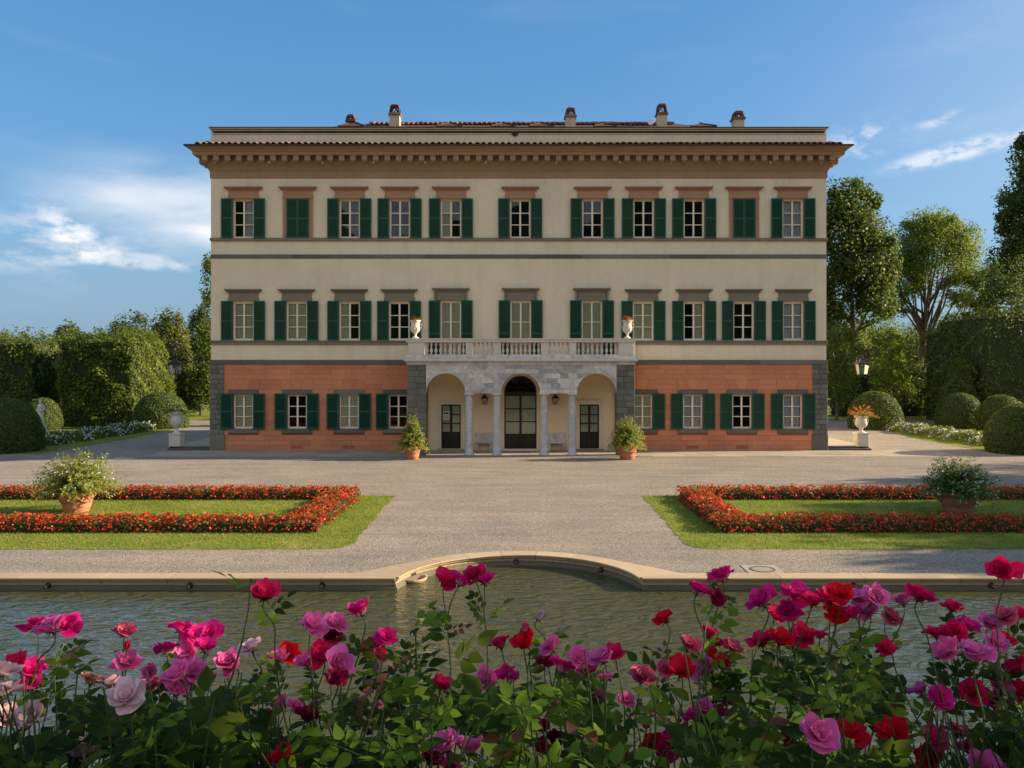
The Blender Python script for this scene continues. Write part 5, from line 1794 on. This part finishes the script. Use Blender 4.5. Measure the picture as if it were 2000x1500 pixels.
def hedge(x0, x1, y0, y1, h, lab, mat, seed, n, size=.2, ragged=.5, taper=0.0):
    rng = np.random.default_rng(seed)
    cx_, cy_ = (x0+x1)/2, (y0+y1)/2
    o = thing('hedge', lab, 'hedge', (cx_, cy_, 0), 'tall hedges of the garden')
    hx, hy = (x1-x0)/2, (y1-y0)/2
    c = MB()
    b0 = [(-hx+.25, -hy+.25, 0), (hx-.25, -hy+.25, 0), (hx-.25, hy-.25, 0), (-hx+.25, hy-.25, 0)]
    b1 = [(p[0]*(1-taper), p[1]*(1-taper), h-.12) for p in b0]
    for k in range(4): c.poly([b0[k], b0[(k+1) % 4], b1[(k+1) % 4], b1[k]])
    c.poly(b1); c.obj('core', M['core'], o)
    areas = np.array([2*hx*h, 2*hy*h, 2*hy*h, 4*hx*hy*1.5])
    f = rng.choice(4, n, p=areas/areas.sum())
    u, v_ = rng.uniform(-1, 1, n), rng.random(n)
    P = np.zeros((n, 3)); N = np.zeros((n, 3))
    for k, (ax, sgn) in enumerate((('y', -1), ('x', -1), ('x', 1))):
        q = f == k
        if ax == 'y': P[q] = np.column_stack([u[q]*hx, np.full(q.sum(), -hy), v_[q]*h]); N[q] = (0, -1, .3)
        else: P[q] = np.column_stack([np.full(q.sum(), sgn*hx), u[q]*hy, v_[q]*h]); N[q] = (sgn, 0, .3)
    q = f == 3
    w_ = rng.uniform(-1, 1, q.sum())
    P[q] = np.column_stack([u[q]*hx, w_*hy, h-.1+ragged*rng.random(q.sum())**1.6*(.5+.5*np.sin(u[q]*hx*2.1+seed)*np.sin(u[q]*hx*.9+w_*3))]); N[q] = (0, 0, 1)
    tp = 1-taper*P[:, 2]/h
    P[:, 0] *= tp; P[:, 1] *= tp
    bul = .34*np.sin(P[:, 0]*1.9+seed)*np.sin(P[:, 2]*1.5+1)+.22*np.sin(P[:, 2]*3.1+P[:, 0]*2.6+P[:, 1]*2.2)
    P += unit(N)*(bul+rng.normal(0, .10, n))[:, None]
    N += rng.normal(0, .6, N.shape)
    foliage_obj('foliage', P, N, rng.uniform(size*.6, size*1.4, n), M[mat], o, rng, .6, .5)
    return o


hedge(at(112, 67.5), at(258, 67.5), 67.5, 74, 7.1, 'square clipped hedge with a sunlit right side, left of the villa', 'lf_mid', 101, 15000, .24, 1.6)
hedge(-60, at(66, 69), 69, 75, 7.0, 'tall ragged hedge behind the large left dome', 'lf_mid', 102, 13000, .26, 1.8)
hedge(at(62, 79), at(118, 79), 79, 84, 7.2, 'dark hedge in the gap between two lighter hedges on the left', 'lf_olive', 103, 5000, .26, 1.6)
hedge(at(1925, 68), 50, 68, 76, 9.2, 'tall dark clipped hedge at the right picture edge', 'lf_box', 104, 13000, .2, .8)
hedge(at(1868, 72), at(1935, 72), 72, 78, 8.2, 'dark clipped hedge left of the tallest right hedge', 'lf_box', 105, 8000, .2, .8)
hedge(at(1862, 68.5), at(1922, 68.5), 68.5, 71, 5.4, 'tapering clipped yew in front of the dark right hedges', 'lf_box', 106, 6000, .17, .2, taper=.55)
hedge(-75, -15, 140, 146, 8.0, 'far wood edge behind the left garden', 'lf_dark', 107, 9000, .5, 3)
hedge(26, 90, 136, 144, 10.0, 'far wood edge behind the right garden', 'lf_dark', 108, 9000, .5, 3)
hedge(at(1655, 80), at(1875, 80), 82, 85, 4.6, 'low dark hedge under the trees right of the villa', 'lf_dark', 109, 8000, .2, .8)

# trees beyond the right picture edge: they throw the shade on the right lawn and the roses
for k, (x, y, hh, ww) in enumerate([(40, 27.5, 12.5, 4.2), (47, 31.5, 14.5, 4.5), (44, 36.5, 12.0, 3.6), (37, 23.0, 11.0, 3.5), (56, 42.0, 14.0, 4.5), (58, 36, 16, 5), (52, 26, 15.5, 5)]):
    tree('garden_tree', 'tree outside the right picture edge, casting shade on the %s' % ['right lawn middle', 'right lawn back', 'gravel behind the right lawn', 'gravel by the pool kerb', 'drive right of the villa', 'right begonia border', 'right potted shrub'][k], (x, y, 0), [((0, 0, hh*.64), (ww, ww*.9, hh*.38))], 'lf_mid', 120+k, 4500, .38, .25, 40, group='trees beyond the right picture edge', limbs=3)
for k, (x, y, hh, ww) in enumerate([(9.5, 2.6, 5.6, 2.6), (14, 4.2, 7.5, 3.0), (11.5, 0.5, 6.0, 2.6)]):
    tree('garden_tree', 'tree on the terrace outside the right picture edge, shading the %s roses' % ['rightmost', 'middle', 'nearest'][k], (x, y, 3.15), [((0, 0, hh*.55), (ww, ww*.7, hh*.48))], 'lf_mid', 130+k, 1300, .22, .18, 40, group='trees beyond the right picture edge', limbs=3)

# marble statue by the small dome
st = thing('statue', 'small white marble statue of a draped figure in front of a clipped dome', 'statue', (at(79.5, 62), 62, -.35))
MB().cbox(-.3, .3, -.3, .3, 0, 1.0, .03).obj('plinth', M['white_stone'], st)
b_ = MB(); seg = 16
rings = [(.23, .20, 1.0), (.24, .21, 1.1), (.21, .19, 1.45), (.20, .17, 1.75), (.17, .14, 1.95), (.19, .15, 2.15), (.22, .15, 2.32), (.19, .12, 2.42), (.07, .07, 2.46), (.062, .065, 2.52), (.085, .09, 2.57), (.10, .11, 2.66), (.09, .10, 2.75), (.04, .05, 2.80)]
for i, (a, c, z_) in enumerate(rings):
    for k in range(seg):
        t_ = 2*math.pi*k/seg
        fo_ = 1+(.10*math.sin(t_*6+i*.5) if z_ < 2 else 0)
        b_.v.append((a*math.cos(t_)*fo_+.03*math.sin(z_*2), c*math.sin(t_)*fo_, z_))
for i in range(len(rings)-1):
    for k in range(seg): b_.f.append((i*seg+k, i*seg+(k+1) % seg, (i+1)*seg+(k+1) % seg, (i+1)*seg+k))
b_.f.append(tuple((len(rings)-1)*seg+k for k in range(seg)))
b_.tube([(.22, 0, 2.34), (.29, -.03, 2.1), (.25, -.16, 1.92), (.12, -.22, 2.0)], [.065, .06, .05, .035], 8)
b_.tube([(-.18, 0, 2.34), (-.25, -.04, 2.1), (-.20, -.12, 1.85), (-.17, -.16, 1.7)], [.065, .06, .05, .035], 8)
b_.obj('figure', M['white_stone'], st, smooth=True)

# ------------------------------------------------------------------ rose bushes on the terrace in front
def petal_mat(name, base, tip, edge):
    m, nt, b = new_mat(name)
    a = nd(nt, 'ShaderNodeAttribute', attribute_name='tint')
    col = ramp(nt, a.outputs['Fac'], [(0.0, base), (0.38, tip), (0.85, tip), (1.0, edge)])
    oi = nd(nt, 'ShaderNodeObjectInfo')
    col = mix(nt, 1.0, col, ramp(nt, oi.outputs['Random'], [(0, (0.78,)*3), (1, (1.12,)*3)]), 'MULTIPLY')
    nt.links.new(col, b.inputs['Base Color'])
    b.inputs['Roughness'].default_value = 0.6
    b.inputs['Specular IOR Level'].default_value = 0.2
    t = nd(nt, 'ShaderNodeBsdfTranslucent')
    nt.links.new(col, t.inputs[0])
    mx = nd(nt, 'ShaderNodeMixShader'); mx.inputs[0].default_value = 0.42
    nt.links.new(b.outputs[0], mx.inputs[1]); nt.links.new(t.outputs[0], mx.inputs[2])
    nt.links.new(mx.outputs[0], nt.nodes['Material Output'].inputs[0])
    return m


PET = {
    'm': petal_mat('magenta_petal', (0.80, 0.42, 0.58), (0.80, 0.014, 0.26), (0.84, 0.05, 0.36)),
    'c': petal_mat('crimson_petal', (0.62, 0.10, 0.18), (0.78, 0.008, 0.11), (0.82, 0.02, 0.18)),
    'r': petal_mat('red_petal', (0.60, 0.05, 0.06), (0.76, 0.006, 0.028), (0.80, 0.015, 0.06)),
    'p': petal_mat('pink_petal', (0.84, 0.52, 0.64), (0.86, 0.15, 0.44), (0.90, 0.38, 0.62)),
    'd': petal_mat('dusty_pink_petal', (0.66, 0.36, 0.42), (0.60, 0.085, 0.17), (0.74, 0.30, 0.34)),
    'w': petal_mat('pale_pink_petal', (0.84, 0.70, 0.68), (0.82, 0.55, 0.58), (0.88, 0.72, 0.72)),
    'k': petal_mat('dark_crimson_petal', (0.40, 0.05, 0.10), (0.26, 0.006, 0.04), (0.30, 0.01, 0.06)),
    'o': petal_mat('withered_peach_petal', (0.66, 0.42, 0.30), (0.62, 0.27, 0.20), (0.52, 0.16, 0.10)),
}


def petal_geo(L, Wd, th0, th1, cup, ruf, ph, nu=6, nv=6):
    """petal that rises from the origin along +z and leans out along +x"""
    V, T = [], []
    x = z = 0.0; prof = []
    for j in range(nv+1):
        v = j/nv; th = R(th0+(th1-th0)*v)
        prof.append((x, z, th, v))
        x += L/nv*math.sin(th); z += L/nv*math.cos(th)
    for (px_, pz_, th, v) in prof:
        wv = Wd*(0.22+0.78*math.sin(math.pi*min(1, .10+.62*v)))*(1 if v < .8 else 1-((v-.8)/.2)**2*.42)
        for i in range(nu+1):
            u = 2*i/nu-1
            off = -cup*u*u*wv+ruf*math.sin(u*4.3+ph)*v*v*L
            tipd = -.10*L*abs(u)**2.5*(v > .75)*(v-.75)*4
            V.append((px_-math.cos(th)*off+math.sin(th)*tipd, u*wv*.5, pz_+math.sin(th)*off+math.cos(th)*tipd))
            T.append(min(1, v*(.92+.08*abs(u))))
    F = []
    for j in range(nv):
        for i in range(nu):
            a = j*(nu+1)+i; F.append((a, a+1, a+nu+2, a+nu+1))
    return np.array(V), np.array(F), np.array(T)


def rot_z(V, a):
    c, s_ = math.cos(a), math.sin(a)
    return np.column_stack([V[:, 0]*c-V[:, 1]*s_, V[:, 0]*s_+V[:, 1]*c, V[:, 2]])


prng = random.Random(5)
outer_me, heart_me, bud_me = {}, {}, {}
for key, pm in PET.items():
    outer_me[key] = []
    for q in range(3):
        V, Fq, T = petal_geo(.58, .80, 26+8*q, 92+16*q, -.24, .035, q*1.7)
        V[:, 0] += .04
        outer_me[key].append(fast_mesh('petal', V, Fq, pm, T, True))
    heart_me[key] = []
    for q in range(2):
        VV, FF, TT, n0 = [], [], [], 0
        for layer, (cnt, L_, W_, t0, t1, cup_) in enumerate(((4+q, .46, .62, 18+6*q, 66, -.28), (3, .36, .46, 10, 44+8*q, -.36), (2, .27, .32, 4, 16, -.45))):
            for k in range(cnt):
                V, Fq, T = petal_geo(L_*prng.uniform(.92, 1.08), W_, t0, t1  , cup_, .024, prng.uniform(0, 6), 5, 5)
                V[:, 0] += .035-.01*layer
                V = rot_z(V, 2*math.pi*(k+.37*layer)/cnt+prng.uniform(-.15, .15))
                VV.append(V); FF.append(Fq+n0); TT.append(T); n0 += len(V)
        heart_me[key].append(fast_mesh('rose', np.concatenate(VV), np.concatenate(FF), pm, np.concatenate(TT), True))
    VV, FF, TT, n0 = [], [], [], 0
    for k in range(5):
        V, Fq, T = petal_geo(.62, .42, 16, -8, -.5, .02, k, 5, 6)
        V[:, 0] += .03; V = rot_z(V, 2*math.pi*k/5); VV.append(V); FF.append(Fq+n0); TT.append(T); n0 += len(V)
    bud_me[key] = fast_mesh('rose_bud', np.concatenate(VV), np.concatenate(FF), pm, np.concatenate(TT), True)
M['lf_calyx'] = leafy('rose_calyx', [(0, (0.07, 0.11, 0.03)), (1, (0.07, 0.11, 0.03))], .2)
cb = MB(); cb.lathe([(.012, -.16), (.03, -.14), (.075, -.08), (.08, -.02), (.05, .02)], 8)
for k in range(5):
    a = 2*math.pi*k/5+.3; c, s_ = math.cos(a), math.sin(a); n_ = len(cb.v)
    cb.v += [(c*.05-s_*.05, s_*.05+c*.05, 0), (c*.05+s_*.05, s_*.05-c*.05, 0), (c*.20+s_*.035, s_*.20-c*.035, .0), (c*.34, s_*.34, -.07), (c*.20-s_*.035, s_*.20+c*.035, .0)]
    cb.f.append((n_, n_+1, n_+2, n_+3, n_+4))
calyx_me = cb.mesh('calyx', M['lf_calyx'])

# leaves of five leaflets on one stalk
def leaflet(L, Wd, fold=.22, droop=.2):
    V, F = [], []
    nv = 8
    for j in range(nv+1):
        v = j/nv; w_ = Wd*math.sin(math.pi*min(1, v**.8))*.5*(1.08-.2*v)
        if j in (0, nv): w_ = .001
        z = -droop*L*v*v
        V += [(L*v, -w_, z+fold*w_), (L*v, 0, z), (L*v, w_, z+fold*w_)]
    for j in range(nv):
        a = j*3
        F += [(a, a+1, a+4, a+3), (a+1, a+2, a+5, a+4)]
    return np.array(V), np.array(F)


def rose_leaf(mat, seed, n=5, L=.052, tintv=.5):
    rg = random.Random(seed)
    VV, FF, TT, n0 = [], [], [], 0
    stem = .034
    spots = [(stem*2+.035, 0)]+[(stem*(1+.95*k), s_*R(62-6*k)) for k in range(n//2) for s_ in (-1, 1)]
    for (x_, a_) in spots:
        l_ = L*rg.uniform(.85, 1.15)*(1.12 if a_ == 0 else 1)
        V, F = leaflet(l_, l_*.62, rg.uniform(.1, .4), rg.uniform(.05, .4))
        r_ = rg.uniform(-.35, .35)
        V = np.column_stack([V[:, 0], V[:, 1]*math.cos(r_)-V[:, 2]*math.sin(r_), V[:, 1]*math.sin(r_)+V[:, 2]*math.cos(r_)])
        V[:, 0] += .006
        V = rot_z(V, a_); V[:, 0] += x_; V[:, 2] -= .6*x_*x_
        VV.append(V); FF.append(F+n0); TT.append(np.full(len(V), np.clip(tintv+rg.uniform(-.25, .25), 0, 1))); n0 += len(V)
    # stalk
    st_ = np.array([[0, -.0012, 0], [0, .0012, 0], [stem*2+.035, .001, -.6*(stem*2+.035)**2], [stem*2+.035, -.001, -.6*(stem*2+.035)**2]])
    VV.append(st_); FF.append(np.array([[0, 1, 2, 3]])+n0); TT.append(np.full(4, .8))
    me = fast_mesh('leaf', np.concatenate(VV), np.concatenate(FF), mat, np.concatenate(TT), True)
    return me


M['lf_rose'] = leafy('rose_leaf', [(0, (0.007, 0.021, 0.004)), (0.6, (0.021, 0.048, 0.006)), (1, (0.11, 0.145, 0.014))], .48, .5, .10)
M['lf_rose_y'] = leafy('young_sunlit_rose_leaf', [(0, (0.10, 0.18, 0.015)), (0.55, (0.16, 0.27, 0.022)), (1, (0.25, 0.33, 0.030))], .55, .5, .12)  # bright young and vine leaves, with sun highlights also put into the colour
M['lf_rose_r'] = leafy('bronze_rose_leaf', [(0, (0.10, 0.030, 0.018)), (0.5, (0.14, 0.055, 0.020)), (1, (0.11, 0.085, 0.025))], .35, .42, .4, (0.4, 0.12, 0.04))
leaf_sets = {'g': [rose_leaf(M['lf_rose'], s_, 7 if s_ % 3 == 0 else 5, .050+.004*(s_ % 3), .25+.12*s_) for s_ in range(6)],
             'y': [rose_leaf(M['lf_rose_y'], 20+s_, 5, .052, .5) for s_ in range(3)],
             'b': [rose_leaf(M['lf_rose_r'], 30+s_, 5, .044, .5) for s_ in range(2)]}

ROSES = [(75, 1218, 58, 'm'), (102, 1221, 62, 'p'), (133, 1220, 52, 'm'), (243, 1232, 44, 'd'), (248, 1262, 22, 'c'), (355, 1225, 46, 'm'), (381, 1240, 44, 'm'), (411, 1235, 46, 'm'), (328, 1266, 48, 'm'), (366, 1272, 46, 'p'),
         (402, 1263, 45, 'm'), (250, 1293, 50, 'p'), (291, 1313, 32, 'p'), (302, 1337, 46, 'd'), (346, 1316, 62, 'p'), (378, 1312, 50, 'p'), (344, 1346, 42, 'p'), (442, 1291, 52, 'p'), (60, 1308, 56, 'm'), (32, 1294, 48, 'c'),
         (8, 1308, 66, 'w'), (4, 1346, 60, 'w'), (180, 1326, 46, 'o'), (214, 1331, 48, 'w'), (246, 1358, 72, 'w'), (12, 1400, 62, 'w'), (60, 1399, 52, 'w'), (166, 1466, 60, 'w'), (406, 1328, 34, 'd'), (60, 1328, 40, 'm'),
         (520, 1158, 62, 'c'), (612, 1220, 52, 'p'), (656, 1216, 46, 'p'), (702, 1190, 50, 'm'), (650, 1238, 44, 'k'), (755, 1244, 42, 'm'), (728, 1268, 46, 'c'), (735, 1276, 36, 'd'), (540, 1284, 46, 'p'), (563, 1280, 52, 'r'), (596, 1291, 42, 'p'),
         (630, 1278, 58, 'c'), (664, 1296, 62, 'p'), (655, 1326, 42, 'k'), (602, 1396, 52, 'k'), (578, 1380, 36, 'p'), (552, 1476, 74, 'r'), (566, 1494, 80, 'p'), (490, 1262, 44, 'w'), (452, 1300, 38, 'p'), (520, 1400, 34, 'd'), (550, 1370, 26, 'p'),
         (870, 1130, 48, 'c'), (925, 1120, 44, 'c'), (946, 1131, 42, 'm'), (902, 1134, 44, 'm'), (864, 1335, 44, 'c'), (718, 1426, 32, 'p'), (742, 1378, 22, 'p'), (770, 1392, 20, 'p'), (866, 1454, 62, 'p'), (915, 1456, 62, 'p'), (843, 1478, 52, 'k'), (880, 1494, 50, 'm'),
         (976, 1253, 48, 'c'), (1024, 1250, 48, 'r'), (1056, 1203, 30, 'w'), (1026, 1226, 24, 'd'), (1074, 1262, 44, 'p'), (946, 1326, 50, 'p'), (985, 1315, 38, 'm'), (1000, 1320, 34, 'm'), (1100, 1301, 52, 'm'), (1133, 1285, 42, 'p'), (1150, 1308, 46, 'd'),
         (1173, 1283, 50, 'p'), (1201, 1275, 42, 'c'), (1180, 1321, 28, 'p'), (1168, 1358, 36, 'd'), (1224, 1366, 32, 'p'), (1064, 1420, 32, 'c'), (1056, 1456, 30, 'c'), (1085, 1440, 34, 'k'), (1256, 1320, 52, 'd'), (1272, 1450, 44, 'r'), (1306, 1455, 58, 'm'), (1066, 1292, 34, 'k'),
         (1295, 1206, 44, 'r'), (1365, 1150, 48, 'm'), (1407, 1121, 52, 'm'), (1402, 1168, 36, 'k'), (1346, 1258, 48, 'd'), (1386, 1236, 40, 'c'), (1402, 1252, 36, 'c'), (1328, 1307, 62, 'r'), (1373, 1306, 54, 'p'), (1402, 1288, 56, 'r'), (1432, 1262, 40, 'd'), (1299, 1306, 36, 'd'),
         (1358, 1394, 46, 'm'), (1376, 1378, 30, 'p'), (1404, 1388, 36, 'd'), (1425, 1370, 26, 'p'), (1485, 1172, 58, 'm'), (1486, 1250, 50, 'c'), (1525, 1246, 50, 'r'), (1555, 1158, 56, 'm'), (1588, 1172, 44, 'c'), (1540, 1192, 46, 'm'), (1518, 1200, 36, 'c'),
         (1625, 1165, 58, 'c'), (1643, 1156, 46, 'r'), (1630, 1196, 52, 'r'), (1568, 1240, 46, 'c'), (1600, 1238, 32, 'c'), (1674, 1166, 46, 'p'), (1711, 1166, 48, 'p'), (1694, 1190, 48, 'p'), (1666, 1198, 38, 'm'), (1741, 1204, 42, 'd'), (1762, 1170, 46, 'p'),
         (1800, 1161, 56, 'c'), (1859, 1184, 38, 'c'), (1956, 1113, 58, 'c'), (1828, 1234, 44, 'c'), (1864, 1236, 48, 'c'), (1894, 1220, 42, 'm'), (1852, 1268, 56, 'p'), (1905, 1276, 82, 'p'), (1945, 1252, 48, 'p'), (1962, 1201, 44, 'd'), (1934, 1216, 42, 'p'),
         (1958, 1244, 40, 'r'), (1990, 1298, 54, 'c'), (1988, 1196, 40, 'c'), (1730, 1265, 38, 'c'), (1796, 1348, 40, 'p'), (1836, 1365, 50, 'm'), (1902, 1352, 52, 'c'), (1956, 1340, 46, 'p'), (1948, 1368, 44, 'm'), (1990, 1348, 40, 'c'), (1535, 1376, 22, 'p'),
         (1600, 1432, 84, 'p'), (1661, 1432, 60, 'r'), (1745, 1426, 60, 'r'), (1830, 1440, 50, 'm'), (1872, 1426, 50, 'd'), (1892, 1458, 50, 'm'), (1818, 1477, 56, 'r'), (1925, 1494, 64, 'p'), (1540, 1442, 30, 'r'), (1476, 1150, 0, '')]
ROSES = [r_ for r_ in ROSES if r_[2]]
BUDS = {(248, 1262), (1056, 1203), (1026, 1226), (1535, 1376), (742, 1378), (770, 1392)}

NB = 10
rb = random.Random(77)
bushes = []
names_b = ['at the left picture edge, with pale pink blooms', 'with magenta blooms, second from the left edge', 'with a tall red tipped shoot, third from the left', 'left of the middle, in front of the stone bay corner',
           'sending one long cane up in front of the pool bay', 'below the pale bud in the middle of the pool', 'right of the middle with bright vine green leaves', 'under the paired magenta blooms right of the bay',
           'with the densest row of magenta blooms at the kerb', 'at the right picture edge with the largest pink bloom']
for i in range(NB):
    bx = -1.62+3.24*i/(NB-1)
    by = 2.15+rb.uniform(-.18, .22)
    bushes.append((thing('rose_bush', 'rose bush ' + names_b[i], 'rose bush', (bx, by, 3.15), 'rose bushes along the terrace edge'), Vector((bx, by, 3.15))))


def bez(p0, p1, p2, p3, n):
    out = []
    for k in range(n+1):
        t = k/n; u = 1-t
        out.append(p0*u**3+p1*3*u*u*t+p2*3*u*t*t+p3*t**3)
    return out


def put_leaf(bush, base, p, d, side, young, size, clear=True):
    """a leaf at p on a cane going along d"""
    az_ = rb.uniform(0, 2*math.pi) if side is None else side
    out = Vector((math.cos(az_), math.sin(az_), rb.uniform(-.25, .55)))
    out = (out+d*.45).normalized()
    z = (Vector((0, 0, 1))+Vector((rb.uniform(-.6, .6), rb.uniform(-.9, .3), 0)))
    z = (z-out*z.dot(out)).normalized()
    y = z.cross(out)
    m3 = Matrix((out, y, z)).transposed()
    kind = rb.choices(['g', 'y', 'b'], [1-young, young*.85, young*.15])[0]
    me = rb.choice(leaf_sets[kind])
    c_ = p+out*.07*size
    u_, v_ = CX+c_.x*F/c_.y, CY-(c_.z-H)*F/c_.y
    for q in rose_spots:                      # do not grow a leaf across a bloom
        if abs(u_-q[0]) < q[2]*.5+24 and abs(v_-q[1]) < q[2]*.5+20 and c_.y < q[3]+.02: return
    o = add('leaf', me, bush, p-base)
    o.rotation_euler = m3.to_euler()
    o.scale = (size,)*3


def cane(bush, base, end, young, leafy_from=.3, step=.055, r0=.0048, tipdir=None, leaf_size=1.0, top_leaf=True):
    L = (end-base).length
    lean = Vector((rb.uniform(-.12, .12), rb.uniform(-.10, .10), 0))
    td = tipdir if tipdir is not None else Vector((rb.uniform(-.3, .3), rb.uniform(-.3, .3), 1)).normalized()
    pts = bez(base, base+Vector((0, 0, L*.38))+lean, end-td*L*.25+lean*.4, end, 12)
    rad = [r0*(1-.6*k/12) for k in range(13)]
    b_ = MB().tube([p-base for p in pts], rad, 5)
    b_.obj('cane', M['stem_green'], bush)
    s_ = 0.0; side = rb.uniform(0, 6.28); acc = rb.uniform(0, step)
    for a, c in zip(pts[:-1], pts[1:]):
        seg_ = (c-a).length
        while acc < seg_:
            p = a.lerp(c, acc/seg_)
            if p.z > 3.60 and (p-base).length > L*leafy_from and (end-p).length > .035:
                side += 2.4
                put_leaf(bush, base, p, (c-a).normalized(), side, young, leaf_size*rb.uniform(.8, 1.2))
            acc += step*rb.uniform(.8, 1.25)
        acc -= seg_
    if top_leaf and end.z > 3.6:              # young leaves close the tip of the shoot
        for k in range(3):
            put_leaf(bush, base, end-td*.012*k, td, side+2.1*k, min(1, young+.25), leaf_size*rb.uniform(.5, .8))
    return pts


# group blooms that stand close together on one cane
clusters = []
rose_spots = [(q[0], q[1], q[2], max(1.55, min(2.62, .088*F/max(q[2], 30)))) for q in ROSES]
for r_ in ROSES:
    d_ = max(1.55, min(2.62, .088*F/max(r_[2], 30)))*rb.uniform(.94, 1.05)
    for c in clusters:
        if math.hypot(c[0][0]-r_[0], c[0][1]-r_[1]) < 42 and len(c) < 4:
            dd = c[0][4]*rb.uniform(.97, 1.03); c.append((*r_, dd)); break
    else:
        clusters.append([(*r_, d_)])
for c in clusters:
    pos = [Vector((X(q[0], q[4]), q[4], Z(q[1], q[4]))) for q in c]
    mean = sum(pos, Vector())/len(pos)
    bush, base = min(bushes, key=lambda bb: abs(bb[1].x-mean.x+rb.uniform(-.12, .12)))
    mid = 930 < c[0][0] < 1420
    young = .45 if mid else .16
    low = min(p.z for p in pos)
    node = Vector((mean.x+rb.uniform(-.03, .03), mean.y+rb.uniform(-.03, .03), low-rb.uniform(.09, .15)))
    if node.z > 3.45: cane(bush, base, node, young, leaf_size=.92)
    for q, p in zip(c, pos):
        dia = (q[2] if q[2] < 58 else 58+(q[2]-58)*.5)*q[4]/F*.96
        ax = Vector((rb.gauss(0, .42), rb.gauss(-.30, .38), 1)).normalized()
        bud = (q[0], q[1]) in BUDS
        sc = dia*(1.0 if not bud else 1.35)
        ctr = p-ax*sc*.22
        rot = ax.to_track_quat('Z', 'Y') @ Quaternion((0, 0, 1), rb.uniform(0, 6.28))
        ro = add('rose', bud_me[q[3]] if bud else rb.choice(heart_me[q[3]]), bush, ctr-base)
        ro.rotation_euler = rot.to_euler(); ro.scale = (sc,)*3
        if not bud:
            n_ = 5
            for k in range(n_):
                po = add('petal', rb.choice(outer_me[q[3]]), ro, (0, 0, -.02))
                po.rotation_euler = (rb.uniform(-.16, .16), rb.uniform(-.28, .22), 2*math.pi*k/n_+rb.uniform(-.28, .28)); po.scale = (rb.uniform(.85, 1.15), rb.uniform(.85, 1.2), rb.uniform(.8, 1.15))
        add('calyx', calyx_me, ro)
        foot = ctr-ax*sc*.15
        st_ = bez(node, node+Vector((0, 0, .03)), foot-ax*.04, foot, 6)
        MB().tube([v_-base for v_ in st_], [.0024, .0023, .0022, .002, .002, .002, .002], 5).obj('stem', M['stem_green'], bush)
        if rb.random() < .75: put_leaf(bush, base, st_[rb.randint(1, 3)], Vector((0, 0, 1)), None, young, rb.uniform(.55, .85))

# leafy canes without blooms fill the lower part
for i in range(NB):
    bush, base = bushes[i]
    for k in range(33):
        d_ = rb.uniform(1.75, 2.85)
        px = CX+(base.x/2.1*F)+rb.uniform(-150, 150)
        py = min(1500, max(1270, rb.gauss(1404, 66)))
        e = Vector((X(px, d_), d_, Z(py, d_)))
        cane(bush, base, e, .40 if 930 < px < 1420 else .14, .35, .055, leaf_size=.95)
# the tall bronze shoot and the young vine leaves seen against the water
bush, base = bushes[2]
d_ = 2.1
e = Vector((X(489, d_), d_, Z(1130, d_)))
cane(bush, base, e, .5, .5, .05, leaf_size=.85)
bush, base = bushes[4]
d_ = 2.0
e = Vector((X(812, d_), d_, Z(1228, d_))); cane(bush, base, e, .05, .45, .045, leaf_size=1.05)
